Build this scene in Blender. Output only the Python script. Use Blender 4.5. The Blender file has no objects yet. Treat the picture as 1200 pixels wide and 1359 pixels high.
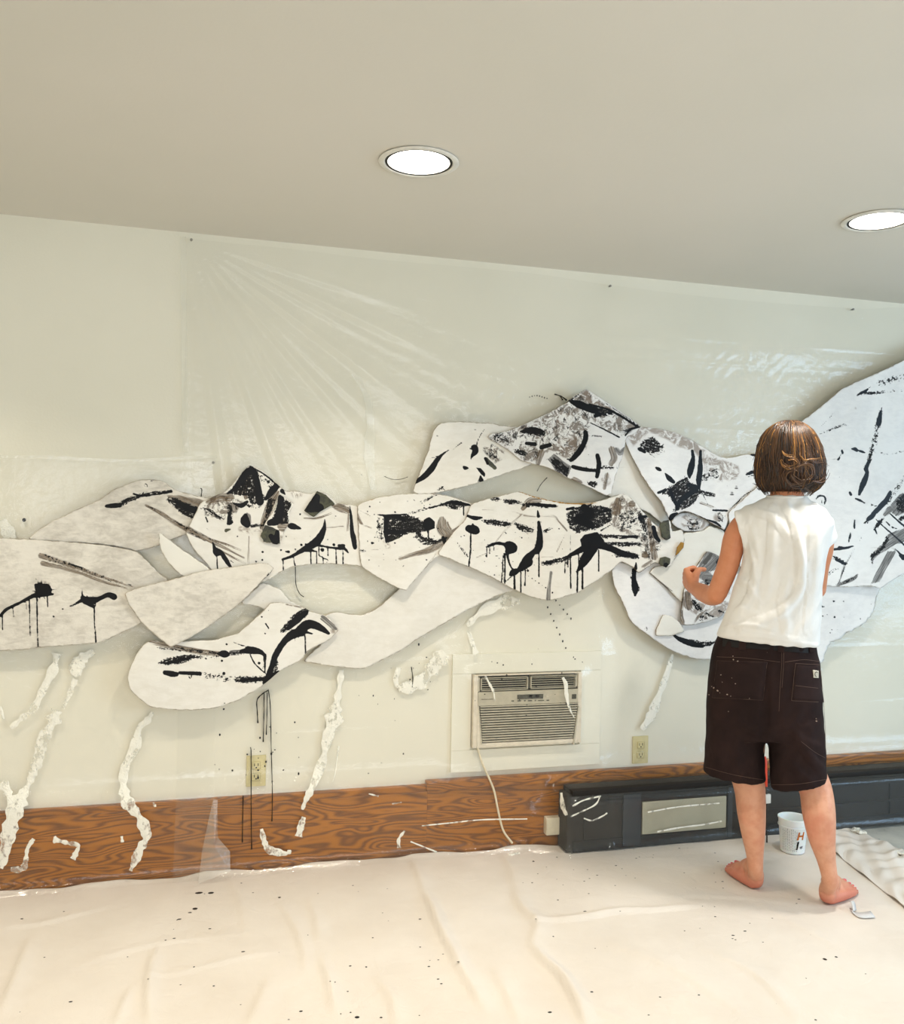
import bpy, bmesh, math, random
import numpy as np
from mathutils import Vector, Matrix
from mathutils.bvhtree import BVHTree
random.seed(7); rng = np.random.default_rng(7)
S = bpy.context.scene
COL = S.collection

# ------------------------------------------------------------------ camera
FPX, CX, CY = 1200.0, 600.0, 681.5          # focal length and principal point for a 1200 x 1359 frame
YAW, ROLL, CAMD, CAMH = 0.27434, 0.02018, 3.459, 1.356
AX = np.array([math.sin(YAW), math.cos(YAW), 0.0])
R0 = np.array([math.cos(YAW), -math.sin(YAW), 0.0]); U0 = np.array([0, 0, 1.0])
RX = math.cos(ROLL)*R0 + math.sin(ROLL)*U0
UX = -math.sin(ROLL)*R0 + math.cos(ROLL)*U0
CAMP = np.array([0.0, -CAMD, CAMH])
cd = bpy.data.cameras.new('camera'); cam = bpy.data.objects.new('camera', cd); COL.objects.link(cam)
cd.sensor_width = 36.0; cd.lens = FPX/1359.0*36.0; cd.shift_y = (CY-679.5)/1359.0
cd.clip_start = 0.05
cam.matrix_world = Matrix(((RX[0], UX[0], -AX[0], CAMP[0]), (RX[1], UX[1], -AX[1], CAMP[1]),
                           (RX[2], UX[2], -AX[2], CAMP[2]), (0, 0, 0, 1)))
S.camera = cam

# ------------------------------------------------------------------ light and exposure
S.view_settings.view_transform = 'Standard'; S.view_settings.look = 'None'
S.view_settings.gamma = 1.0; S.view_settings.use_curve_mapping = False
S.view_settings.exposure = 0.22
S.cycles.use_denoising = True
S.cycles.max_bounces = 8; S.cycles.diffuse_bounces = 5; S.cycles.glossy_bounces = 3
S.cycles.transparent_max_bounces = 16; S.cycles.sample_clamp_indirect = 6.0
S.cycles.caustics_reflective = False; S.cycles.caustics_refractive = False
wd = bpy.data.worlds.new('world'); S.world = wd; wd.use_nodes = True
bg = wd.node_tree.nodes['Background']; bg.inputs[0].default_value = (0.72, 0.84, 1.0, 1); bg.inputs[1].default_value = 1.0

def area(name, loc, aim, sx, sy, power, col):
    ld = bpy.data.lights.new(name, 'AREA'); ld.shape = 'RECTANGLE'; ld.size = sx; ld.size_y = sy
    ld.energy = power; ld.color = col
    o = bpy.data.objects.new(name, ld); COL.objects.link(o); o.location = loc
    o.rotation_euler = (Vector(aim)-Vector(loc)).to_track_quat('-Z', 'Y').to_euler()
    return o
# daylight through the room's windows (behind the camera, and in the right-hand wall)
area('window_daylight', (0.6, -6.45, 1.35), (0.6, 0, 1.2), 4.2, 1.5, 60, (1.0, 0.99, 0.97))
area('window_daylight', (5.35, -3.0, 1.30), (1.0, -1.6, 0.6), 2.6, 1.5, 84, (0.50, 0.74, 1.0))

# ------------------------------------------------------------------ pixel rays to points on real surfaces
def rays(px):
    p = np.atleast_2d(np.asarray(px, float))
    return AX*FPX + np.outer(p[:, 0]-CX, RX) - np.outer(p[:, 1]-CY, UX)
def onY(px, y):                 # points on the plane Y = y (parallel to the wall)
    v = rays(px); t = (np.asarray(y)-CAMP[1])/v[:, 1]
    return CAMP + v*np.asarray(t)[:, None]
def onZ(px, z):
    v = rays(px); t = (z-CAMP[2])/v[:, 2]
    return CAMP + v*t[:, None]
def W1(x, y, Y=0.0): return Vector(onY([(x, y)], Y)[0])
def Z1(x, y, z=0.0): return Vector(onZ([(x, y)], z)[0])

# ------------------------------------------------------------------ object helpers
def link(o, parent=None):
    COL.objects.link(o)
    if parent is not None:
        o.parent = parent
        o.matrix_parent_inverse = Matrix.Translation(-Vector(parent.location)) if parent.type == 'EMPTY' or parent.location.length else Matrix()
    return o
def tag(o, label=None, cat=None, group=None, kind=None):
    if label: o['label'] = label
    if cat: o['category'] = cat
    if group: o['group'] = group
    if kind: o['kind'] = kind
    return o
def thing(name, label, cat, loc=(0, 0, 0), group=None):
    o = bpy.data.objects.new(name, None); o.empty_display_size = 0.05; o.location = loc
    COL.objects.link(o); return tag(o, label, cat, group)
def fromdata(name, V, Fc, m, parent=None, smooth=False, kind=None, mats=None, midx=None, attrs=None):
    me = bpy.data.meshes.new(name); me.from_pydata([tuple(map(float, v)) for v in V], [], [tuple(map(int, f)) for f in Fc])
    for mm in (mats or [m]): me.materials.append(mm)
    if midx is not None: me.polygons.foreach_set('material_index', midx)
    if smooth: me.polygons.foreach_set('use_smooth', [True]*len(me.polygons))
    for k, (ty, arr) in (attrs or {}).items():
        a = me.attributes.new(k, ty, 'POINT')
        a.data.foreach_set('vector' if ty == 'FLOAT_VECTOR' else 'value', np.asarray(arr, np.float32).ravel())
    me.update()
    o = bpy.data.objects.new(name, me); link(o, parent)
    if kind: o['kind'] = kind
    return o
class MB:
    """collects solids in one bmesh"""
    def __init__(self): self.bm = bmesh.new()
    def box(self, a, b, bev=0.0, seg=2):
        a, b = Vector(a), Vector(b); c = (a+b)/2; d = b-a
        r = bmesh.ops.create_cube(self.bm, size=1.0, matrix=Matrix.Translation(c) @ Matrix.Diagonal((abs(d.x), abs(d.y), abs(d.z), 1)))
        if bev:
            es = list({e for v in r['verts'] for e in v.link_edges})
            bmesh.ops.bevel(self.bm, geom=es, offset=bev, segments=seg, affect='EDGES', profile=0.7)
        return self
    def tube(self, pts, rad, n=10, cap=True, flat=1.0):
        pts = [Vector(p) for p in pts]; k = len(pts)
        rad = [float(q) for q in rad] if hasattr(rad, '__len__') else [float(rad)]*k
        rings = []; up = None
        for i in range(k):
            t = (pts[min(i+1, k-1)]-pts[max(i-1, 0)]).normalized()
            if up is None:
                up = Vector((0, 0, 1)) if abs(t.z) < 0.9 else Vector((1, 0, 0))
            x = t.cross(up).normalized(); up = x.cross(t).normalized()
            rings.append([self.bm.verts.new(pts[i] + rad[i]*(math.cos(2*math.pi*j/n)*x + flat*math.sin(2*math.pi*j/n)*up)) for j in range(n)])
        for i in range(k-1):
            for j in range(n):
                self.bm.faces.new((rings[i][j], rings[i][(j+1) % n], rings[i+1][(j+1) % n], rings[i+1][j]))
        if cap:
            self.bm.faces.new(rings[0][::-1]); self.bm.faces.new(rings[-1])
        return self
    def lathe(self, prof, n=32, c=(0, 0, 0), close=False):
        c = Vector(c); rings = []
        for r, z in prof:
            rings.append([self.bm.verts.new(c+Vector((r*math.cos(2*math.pi*j/n), r*math.sin(2*math.pi*j/n), z))) for j in range(n)])
        for i in range(len(prof)-1 + (1 if close else 0)):
            a, b = rings[i], rings[(i+1) % len(prof)]
            for j in range(n): self.bm.faces.new((a[j], a[(j+1) % n], b[(j+1) % n], b[j]))
        if not close:
            if prof[0][0] > 1e-4: self.bm.faces.new(rings[0][::-1])
            if prof[-1][0] > 1e-4: self.bm.faces.new(rings[-1])
        return self
    def prism(self, poly, y0, y1):
        """poly of (x, z) extruded along Y"""
        a = [self.bm.verts.new((x, y0, z)) for x, z in poly]; b = [self.bm.verts.new((x, y1, z)) for x, z in poly]
        n = len(poly); self.bm.faces.new(a); self.bm.faces.new(b[::-1])
        for i in range(n): self.bm.faces.new((a[i], b[i], b[(i+1) % n], a[(i+1) % n]))
        return self
    def build(self, name, m, parent=None, smooth=False, kind=None, xf=None):
        if xf is not None: bmesh.ops.transform(self.bm, matrix=xf, verts=self.bm.verts)
        bmesh.ops.recalc_face_normals(self.bm, faces=self.bm.faces)
        me = bpy.data.meshes.new(name); self.bm.to_mesh(me); self.bm.free()
        me.materials.append(m)
        if smooth:
            me.polygons.foreach_set('use_smooth', [True]*len(me.polygons))
            me.set_sharp_from_angle(angle=math.radians(38))
        o = bpy.data.objects.new(name, me); link(o, parent)
        if kind: o['kind'] = kind
        return o

# ------------------------------------------------------------------ material helpers
def lin(r, g, b):
    f = lambda c: (c/255/12.92) if c/255 <= 0.04045 else ((c/255+0.055)/1.055)**2.4
    return (f(r), f(g), f(b), 1)
class NT:
    def __init__(self, name):
        self.m = bpy.data.materials.new(name); self.m.use_nodes = True
        self.t = self.m.node_tree; self.t.nodes.clear()
        self.out = self.t.nodes.new('ShaderNodeOutputMaterial')
    def n(self, ty, **kw):
        nd = self.t.nodes.new(ty)
        for k, v in kw.items(): setattr(nd, k, v)
        return nd
    def L(self, a, b):
        if hasattr(a, 'is_linked'): self.t.links.new(a, b)
        else: b.default_value = a
    def math(self, op, a, b=0.0, clamp=False):
        nd = self.n('ShaderNodeMath', operation=op, use_clamp=clamp); self.L(a, nd.inputs[0]); self.L(b, nd.inputs[1]); return nd.outputs[0]
    def attr(self, name, vec=False):
        nd = self.n('ShaderNodeAttribute', attribute_name=name); return nd.outputs['Vector' if vec else 'Fac']
    def pos(self): return self.n('ShaderNodeNewGeometry').outputs['Position']
    def obj(self): return self.n('ShaderNodeTexCoord').outputs['Object']
    def scale(self, v, s, rot=(0, 0, 0)):
        nd = self.n('ShaderNodeMapping'); self.L(v, nd.inputs['Vector']); nd.inputs['Scale'].default_value = s; nd.inputs['Rotation'].default_value = rot
        return nd.outputs[0]
    def noise(self, v, s, detail=3.0, rough=0.55, dist=0.0):
        nd = self.n('ShaderNodeTexNoise'); self.L(v, nd.inputs['Vector']); nd.inputs['Scale'].default_value = s
        nd.inputs['Detail'].default_value = detail; nd.inputs['Roughness'].default_value = rough; nd.inputs['Distortion'].default_value = dist
        return nd.outputs['Fac']
    def step(self, x, lo, hi, a=0.0, b=1.0):
        nd = self.n('ShaderNodeMapRange', interpolation_type='SMOOTHSTEP'); self.L(x, nd.inputs[0])
        nd.inputs[1].default_value = lo; nd.inputs[2].default_value = hi; nd.inputs[3].default_value = a; nd.inputs[4].default_value = b
        return nd.outputs[0]
    def mix(self, f, a, b):
        nd = self.n('ShaderNodeMix', data_type='RGBA'); self.L(f, nd.inputs[0]); self.L(a, nd.inputs[6]); self.L(b, nd.inputs[7]); return nd.outputs[2]
    def bump(self, h, strength=0.3, dist=0.01):
        nd = self.n('ShaderNodeBump'); self.L(h, nd.inputs['Height']); nd.inputs['Strength'].default_value = strength; nd.inputs['Distance'].default_value = dist
        return nd.outputs[0]
    def bsdf(self, col, rough=0.6, spec=0.4, normal=None, **kw):
        p = self.n('ShaderNodeBsdfPrincipled'); self.L(col, p.inputs['Base Color']); self.L(rough, p.inputs['Roughness'])
        self.L(spec, p.inputs['Specular IOR Level'])
        if normal is not None: self.L(normal, p.inputs['Normal'])
        for k, v in kw.items(): self.L(v, p.inputs[k.replace('_', ' ')])
        return p
    def done(self, sh):
        self.t.links.new(sh.outputs[0], self.out.inputs[0]); return self.m
def plain(name, rgb, rough=0.6, spec=0.4, var=0.06, ns=30, bump=0.0, bs=200, **kw):
    T = NT(name); p = T.obj(); f = T.noise(p, ns, 4)
    c = lin(*rgb); d = tuple(x*(1-var*2.2) for x in c[:3])+(1,)
    col = T.mix(T.step(f, 0.35, 0.7), c, d)
    nm = T.bump(T.noise(p, bs, 2), bump, 0.002) if bump else None
    return T.done(T.bsdf(col, rough, spec, nm, **kw))
# ------------------------------------------------------------------ room shell
CEIL = 2.366
XL, XR, YB = -3.2, 5.2, -6.3
M_wall = (lambda T: T.done(T.bsdf(T.mix(T.step(T.noise(T.pos(), 1.3, 3), .3, .75), lin(232, 228, 212), lin(226, 222, 205)), .75, .25,
                                  T.bump(T.noise(T.pos(), 120, 3), .12, .003))))(NT('cream_wall_paint'))
M_ceil = (lambda T: T.done(T.bsdf(T.mix(T.step(T.noise(T.pos(), .8, 3), .3, .75), lin(219, 215, 206), lin(214, 211, 201)), .85, .2,
                                  T.bump(T.noise(T.pos(), 90, 3), .08, .003))))(NT('ceiling_paint'))
def floor_mat():
    T = NT('grey_speckled_floor'); p = T.pos()
    f = T.noise(p, 26, 5, .7); g = T.noise(p, 7, 4)
    col = T.mix(T.step(g, .35, .7), lin(196, 196, 188), lin(168, 170, 164))
    col = T.mix(T.step(f, .64, .70), col, lin(70, 72, 70))
    return T.done(T.bsdf(col, .45, .4))
M_floor = floor_mat()
def slab(name, a, b, m):
    o = MB().box(a, b).build(name, m); o['kind'] = 'structure'; return o
slab('floor', (XL, YB, -.10), (XR, 0, 0), M_floor)
slab('wall_front', (XL, 0, 0), (XR, .12, CEIL), M_wall)
slab('wall_left', (XL-.12, YB, 0), (XL, 0, CEIL), M_wall)
def walled(name, axis, at, lo, hi, w0, w1, z0, z1, t):
    mb = MB()
    for a0, a1, c0, c1 in ((lo, hi, 0, z0), (lo, hi, z1, CEIL), (lo, w0, z0, z1), (w1, hi, z0, z1)):
        if axis == 'x': mb.box((a0, at-t, c0), (a1, at, c1))
        else: mb.box((at, a0, c0), (at+t, a1, c1))
    o = mb.build(name, M_wall); o['kind'] = 'structure'; return o
walled('wall_back', 'x', YB, XL, XR, -1.5, 2.7, .6, 2.1, .12)
walled('wall_right', 'y', XR, YB, 0, -4.3, -1.7, .55, 2.05, .12)
M_frame = plain('white_window_frame', (232, 230, 224), .4)
def win(name, axis, at, w0, w1, z0, z1):
    mb = MB(); n = 3
    for k in range(n+1):
        c = w0+(w1-w0)*k/n
        if axis == 'x': mb.box((c-.03, at-.10, z0), (c+.03, at-.04, z1))
        else: mb.box((at+.04, c-.03, z0), (at+.10, c+.03, z1))
    for z in (z0+.03, z1-.03):
        if axis == 'x': mb.box((w0, at-.10, z-.03), (w1, at-.04, z+.03))
        else: mb.box((at+.04, w0, z-.03), (at+.10, w1, z+.03))
    o = mb.build(name, M_frame); o['kind'] = 'structure'
win('window_1', 'x', YB, -1.5, 2.7, .6, 2.1); win('window_2', 'y', XR, -4.3, -1.7, .55, 2.05)

# ceiling with real round openings for the recessed cans
L1 = Z1(556, 214, CEIL); L2 = Z1(1166, 292, CEIL); DL = L2-L1; CR = 0.1
cans = [L1, L2, L1-DL, L1+Vector((0, -1.75, 0)), L2+Vector((0, -1.75, 0)), L1-DL+Vector((0, -1.75, 0)),
        L1+Vector((0, -3.3, 0)), L2+Vector((0, -3.3, 0))]
cans = [c for c in cans if XL+.3 < c.x < XR-.3 and c.y < -.3]
def ceiling():
    bm = bmesh.new()
    outer = [bm.verts.new((x, y, CEIL)) for x, y in ((XL, YB), (XR, YB), (XR, 0.12), (XL, 0.12))]
    es = [bm.edges.new((outer[i], outer[(i+1) % 4])) for i in range(4)]
    for c in cans:
        vs = [bm.verts.new((c.x+CR*math.cos(2*math.pi*j/40), c.y+CR*math.sin(2*math.pi*j/40), CEIL)) for j in range(40)]
        es += [bm.edges.new((vs[i], vs[(i+1) % 40])) for i in range(40)]
    bmesh.ops.triangle_fill(bm, edges=es, use_beauty=True, use_dissolve=False)
    fs = list(bm.faces)
    for f in fs:
        cc = f.calc_center_median()
        if any((cc.xy-c.xy).length < CR*.95 for c in cans): bm.faces.remove(f)
    r = bmesh.ops.extrude_face_region(bm, geom=list(bm.faces))
    bmesh.ops.translate(bm, vec=(0, 0, .14), verts=[v for v in r['geom'] if isinstance(v, bmesh.types.BMVert)])
    bmesh.ops.recalc_face_normals(bm, faces=bm.faces)
    me = bpy.data.meshes.new('ceiling'); bm.to_mesh(me); bm.free(); me.materials.append(M_ceil)
    o = bpy.data.objects.new('ceiling', me); COL.objects.link(o); o['kind'] = 'structure'
ceiling()
M_trim = plain('can_trim_ring', (226, 224, 216), .35)
M_gap = plain('dark_can_gap', (16, 15, 14), .6)
def emat():
    T = NT('lamp_lens'); e = T.n('ShaderNodeEmission'); e.inputs[0].default_value = (1, .95, .84, 1); e.inputs[1].default_value = 9.0
    return T.done(e)
M_lens = emat()
M_refl = plain('white_reflector', (250, 248, 240), .25)
names = {2: 'recessed ceiling light farthest left in the row nearest the painted wall', 3: 'recessed ceiling light in the middle row, nearly above the camera', 4: 'recessed ceiling light in the middle row, nearest the right-hand window',
         5: 'recessed ceiling light in the middle row, nearest the left wall', 6: 'recessed ceiling light in the back row, nearest the back window', 7: 'recessed ceiling light in the back row, towards the right-hand corner',
         0: 'round recessed ceiling light left of centre, over the middle of the wall', 1: 'round recessed ceiling light cut by the right edge, above the person'}
for i, c in enumerate(cans):
    t = thing('recessed_light', names[i], 'ceiling light', c, 'recessed ceiling lights')
    MB().lathe([(.112, -.0005), (.116, -.004), (.112, -.007), (.1, -.007), (.097, -.004), (.097, -.0005)], 48, c, True).build('trim_ring', M_trim, t, True)
    MB().lathe([(.097, -.003), (.0965, -.0055), (.091, -.0055), (.0905, -.003)], 48, c, True).build('gap_ring', M_gap, t, True)
    MB().lathe([(.0905, -.0045), (.09, .01), (.085, .05), (.0845, .05), (.088, .01), (.0888, -.0045)], 48, c, True).build('reflector', M_refl, t, True)
    MB().lathe([(.0, -.001), (.05, -.0012), (.0885, -.001), (.0885, .006), (0, .006)], 48, c).build('lens', M_lens, t, True)
    ld = bpy.data.lights.new('can_lamp', 'AREA'); ld.shape = 'DISK'; ld.size = .17; ld.energy = 7.5; ld.spread = 2.0; ld.color = (1.0, .895, .74) if c.x < 1.4 else (1.0, .96, .89)
    lo = bpy.data.objects.new('can_lamp', ld); link(lo, t); lo.location = c+Vector((0, 0, -.012))

# ------------------------------------------------------------------ oak baseboard
def oak(name, seed):
    T = NT(name); p = T.scale(T.pos(), (1, 1, 1)); p2 = T.n('ShaderNodeVectorMath', operation='ADD'); T.L(p, p2.inputs[0]); p2.inputs[1].default_value = (seed*3.1, seed, seed*.37)
    v = p2.outputs[0]
    base = T.noise(T.scale(v, (1.0, 1, 6.5)), 1.5, 2, .5, .3)
    rings = T.math('SINE', T.math('MULTIPLY', base, 135.0))
    fine = T.noise(T.scale(v, (8, 60, 160)), 3.0, 3, .6)
    g = T.math('ADD', T.math('MULTIPLY', rings, .5), T.math('MULTIPLY', fine, 1.0))
    col = T.mix(T.step(g, -.35, 1.0), lin(98, 52, 1), lin(172, 104, 6))
    col = T.mix(T.step(T.noise(v, 2.2, 3), .3, .75), col, T.mix(.35, col, lin(94, 48, 4)))
    return T.done(T.bsdf(col, .32, .5, T.bump(g, .1, .002)))
zc = W1(934, 1014, -.03).z
zt = W1(280, 1061, -.03).z
xs = W1(566, 1040, -.02).x
O1, O2, O3 = oak('oak_board', 1), oak('oak_board_b', 2), oak('oak_cap', 5)
bb = MB().box((XL, -.018, 0), (xs+.005, 0, zt-.026), .002).build('baseboard_front', O1); bb['kind'] = 'structure'
MB().box((XL, -.024, zt-.026), (xs, 0, zt), .004).build('cap_moulding', O3, bb)
MB().box((XL, -.021, zt-.034), (xs, 0, zt-.0265), .002).build('bead', O1, bb)
MB().box((xs+.005, -.017, 0), (XR, 0, zc-.04), .002).build('board', O2, bb)
MB().box((xs-.002, -.032, zc-.040), (XR, 0, zc), .005).build('cap_moulding', O3, bb)

# ------------------------------------------------------------------ dark convector heater under the cap, right of centre
hx0 = W1(752, 1070, -.12).x; HD = .12
hz1 = zc-.045; hz0 = .012
M_heat = plain('dark_brown_enamel', (30, 26, 22), .6, .25)
M_heat2 = plain('darker_enamel', (20, 18, 17), .6, .25)
M_hpan = plain('grey_beige_steel', (172, 168, 146), .35, .5, .05, 12)
ht = thing('baseboard_heater', 'long dark brown convector heater along the foot of the wall, behind clear plastic', 'heater', (hx0, 0, 0))
MB().box((hx0, -HD, hz0), (XR-.02, -.034, hz1-.02), .012, 3).build('body', M_heat, ht, True)
MB().box((hx0+.02, -HD-.012, hz1-.02), (XR-.02, -.036, hz1), .005).build('top_lip', M_heat, ht, True)
MB().box((hx0+.05, -HD-.004, hz1-.062), (XR-.03, -HD+.004, hz1-.034), .002).build('vent_slot', M_heat2, ht)
MB().box((hx0+.03, -HD-.006, hz0), (XR-.03, -HD+.004, hz0+.045), .003).build('kick_plate', M_heat2, ht)
px0, px1 = W1(852, 1070, -HD).x, W1(963, 1070, -HD).x
MB().box((px0, -HD-.007, hz0+.05), (px1, -HD+.004, hz1-.066), .004).build('access_panel', M_hpan, ht)
px2 = W1(826, 1070, -HD).x
MB().box((px2, -HD-.010, hz0+.01), (px0-.008, -HD+.004, hz1-.03), .004).build('end_strip', plain('blue_black_enamel', (28, 36, 44), .45), ht)
MB().box((px1+.006, -HD-.010, hz0+.01), (px1+.028, -HD+.004, hz1-.03), .004).build('end_strip', plain('blue_black_enamel_b', (28, 36, 44), .45), ht)
for xx in (W1(775, 1070, -HD).x, W1(1100, 1060, -HD).x, W1(1180, 1060, -HD).x):
    MB().box((xx, -HD-.005, hz0+.05), (xx+.006, -HD+.004, hz1-.066), .001).build('seam', M_heat2, ht)
MB().box((px1+.04, -HD-.007, hz0+.105), (XR-.03, -HD+.004, hz0+.112), .002).build('ledge', M_heat, ht)
MB().box((W1(785, 1050, -HD).x, -HD-.006, W1(785, 1052, -HD).z-.055), (W1(806, 1050, -HD).x, -HD+.004, W1(785, 1052, -HD).z), .003).build('control_plate', M_heat2, ht)

# ------------------------------------------------------------------ window air conditioner in its white surround
M_acw = plain('aged_white_plastic', (226, 216, 196), .4, .4)
M_acg = plain('grey_beige_plastic', (190, 182, 160), .45, .4)
M_acd = plain('louvre_shadow_black', (8, 7, 8), .8, .1)
M_lcd = plain('dark_display', (70, 68, 56), .2, .5)
M_panel = plain('white_painted_panel', (233, 230, 214), .55, .3, .012, 8)
a0 = W1(598, 1026, -.012); a1 = W1(798.5, 864, -.012)
su = thing('air_conditioner_surround', 'white painted board panel framing the air conditioner', 'panel', ((a0.x+a1.x)/2, 0, a0.z))
c0 = W1(627, 993, -.03); c1 = W1(772.5, 892, -.03)
iz, izt = c0.z, c1.z
for n_, (x0, x1, z0, z1) in {'top_board': (a0.x, a1.x, izt+.004, a1.z), 'bottom_board': (a0.x, a1.x, a0.z, iz-.012),
        'side_board': (a0.x, c0.x-.003, iz-.0115, izt+.0035), 'side_board.001': (c1.x+.003, a1.x, iz-.0115, izt+.0035)}.items():
    MB().box((x0, -.012, z0), (x1, 0, z1), .0015).build(n_, M_panel, su)
ac = thing('air_conditioner', 'small white window air conditioner with slatted grille set in the wall', 'air conditioner', ((c0.x+c1.x)/2, 0, c0.z))
FY = -.034
def U(u, v):   # front-face coordinates read off the zoomed crop (7.5x at 620,880)
    p = W1(620+u/7.5, 880+v/7.5, FY); return p.x, p.z
f = MB()
gx0, gz1 = U(113, 140)[0], U(113, 128)[1]; gx1, gzb = U(1108, 120)[0], U(150, 800)[1]
f.box((c0.x, FY, c0.z), (gx0, 0, c1.z), .004); f.box((gx1, FY, c0.z), (c1.x, 0, c1.z), .004)
f.box((gx0, FY, gz1), (gx1, 0, c1.z), .003); f.box((gx0, FY, c0.z), (gx1, 0, gzb), .003)
f.build('housing', M_acw, ac, True)
MB().box((gx0, -.004, gzb), (gx1, 0, gz1)).build('backing', M_acd, ac)
vz0 = U(120, 292)[1]; pz0 = U(120, 428)[1]
MB().box((gx0, FY-.001, pz0), (gx1, -.01, vz0), .002).build('control_panel', M_acg, ac)
# two adjustable louvre vents
for (ua, ub) in ((140, 612), (636, 1092)):
    xa, xb = U(ua, 200)[0], U(ub, 200)[0]; za, zb = U(140, 280)[1], U(140, 150)[1]
    if ua > 500: za, zb = za+.0015, zb+.0015
    fr = MB(); fr.box((xa, FY+.003, za), (xa+.004, -.012, zb)).box((xb-.004, FY+.003, za), (xb, -.012, zb)).box((xa, FY+.003, zb-.003), (xb, -.012, zb)).box((xa, FY+.003, za), (xb, -.012, za+.003))
    v = fr.build('vent', M_acg, ac)
    for k in range(5):
        z = za+.007+(zb-za-.011)*k/4.6
        MB().box((xa+.004, FY+.004, z), (xb-.004, -.024, z+.0018)).build('slat', M_acg, v)
MB().box((U(118, 0)[0], FY+.004, U(0, 290)[1]), (U(134, 0)[0], -.012, U(0, 150)[1]+.001)).build('vent_side', M_acg, ac)
MB().box((U(1096, 0)[0], FY+.004, U(0, 270)[1]), (U(1106, 0)[0], -.012, U(0, 140)[1]+.001)).build('vent_side', M_acg, ac)
# display, buttons, lettering
x0, z0 = U(498, 360); x1, z1 = U(756, 306)
dp = MB().box((x0, FY-.0035, z0), (x1, FY, z1), .001).build('display', M_lcd, ac)
for u0 in (612, 676):
    xa, za = U(u0, 342); xb, zb = U(u0+34, 314)
    MB().box((xa, FY-.0042, za), (xb, FY-.002, zb), .0005).build('digit_window', M_acd, dp)
xa, za = U(1042, 356); xb, zb = U(1086, 308)
MB().box((xa, FY-.003, za), (xb, FY, zb), .0008).build('sensor_window', M_lcd, ac)
for u0, w in ((440, 26), (500, 36), (566, 16), (604, 42), (672, 12), (706, 58), (790, 26)):
    xa, za = U(u0, 382-(u0-440)*.02); xb, zb = U(u0+w, 371-(u0-440)*.02)
    MB().box((xa, FY-.0025, za), (xb, FY, zb), .0006).build('button', M_lcd, ac)
for vv in (320, 334):
    xa, za = U(784, vv+5); xb, zb = U(808, vv-3)
    MB().box((xa, FY-.0025, za), (xb, FY, zb), .0006).build('button', M_acw, ac)
def text(s, name, x, z, y, h, m, parent, width=None, italic=False, bold=0.0):
    cu = bpy.data.curves.new(name, 'FONT'); cu.body = s; cu.size = 1.0; cu.extrude = .02; cu.offset = bold
    if italic: cu.shear = .2
    tmp = bpy.data.objects.new(name, cu); COL.objects.link(tmp)
    bpy.context.view_layer.update()
    dg = bpy.context.evaluated_depsgraph_get()
    me = bpy.data.meshes.new_from_object(tmp.evaluated_get(dg)); bpy.data.objects.remove(tmp)
    co = np.array([v.co for v in me.vertices]); mn, mx = co.min(0), co.max(0)
    sz = h/(mx[1]-mn[1]); sx = (width/(mx[0]-mn[0])) if width else sz
    for v in me.vertices:
        v.co = Vector((x+(v.co.x-mn[0])*sx, y-v.co.z*.02, z+(v.co.y-mn[1])*sz))
    me.materials.clear(); me.materials.append(m)
    o = bpy.data.objects.new(name, me); return link(o, parent)
xa, za = U(140, 368); xb, zb = U(258, 352)
text('FRIGIDAIRE', 'lettering', xa, za, FY-.0015, zb-za, M_lcd, ac, xb-xa)
# main grille: 14 slats, tapering to the bottom
gt, gb = U(0, 436)[1], U(0, 800)[1]
for k in range(15):
    q = k/14; z = gt-(gt-gb-.006)*q
    uL, uR = 128+30*q, 1100-46*q
    xa, xb = U(uL, 600)[0], U(uR, 600)[0]
    MB().box((xa, FY-.002, z-.0050), (xb, -.022, z), .0012).build('grille_slat', M_acg, ac)
for (ua, ub) in ((118, 150), (1104, 1052)):
    pl = [U(ua, 430), U(ub, 806), U(ub+(-14 if ua < 500 else 14), 812), U(ua+(-8 if ua < 500 else 8), 428)]
    MB().prism(pl, FY-.003, -.012).build('grille_side', M_acg, ac)
for side in (0, 1):
    if side == 0: pl = [U(112, 428), U(148, 812), (gx0-.001, gzb-.001), (gx0-.001, pz0)]
    else: pl = [U(1110, 420), U(1066, 800), (gx1+.001, gzb-.001), (gx1+.001, pz0)]
    MB().prism(pl, FY-.001, -.012).build('grille_cheek', M_acw, ac)
# power cord of the air conditioner
M_cord = plain('white_cord', (226, 214, 186), .5)
def catmull(P, n=8):
    P = [np.array(p, float) for p in P]; P = [2*P[0]-P[1]]+P+[2*P[-1]-P[-2]]; out = []
    for i in range(1, len(P)-2):
        for k in range(n):
            t = k/n
            out.append(.5*((2*P[i])+(-P[i-1]+P[i+1])*t+(2*P[i-1]-5*P[i]+4*P[i+1]-P[i+2])*t*t+(-P[i-1]+3*P[i]-3*P[i+1]+P[i+2])*t**3))
    return out+[P[-2]]
def cord(name, label, pts, rad, Y):
    P = [W1(x, y, yy) for (x, y), yy in zip(pts, Y)]
    o = MB().tube(catmull(P), rad, 8).build(name, M_cord, None, True); return tag(o, label, 'cord')
cord('power_cord', 'pale cord hanging from the air conditioner down to the floor cloth', [(634, 992), (640, 1012), (648, 1030), (656, 1050), (661, 1075), (668, 1102), (680, 1119)], .0042,
     [-.03, -.042, -.044, -.044, -.042, -.042, -.046])
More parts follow.
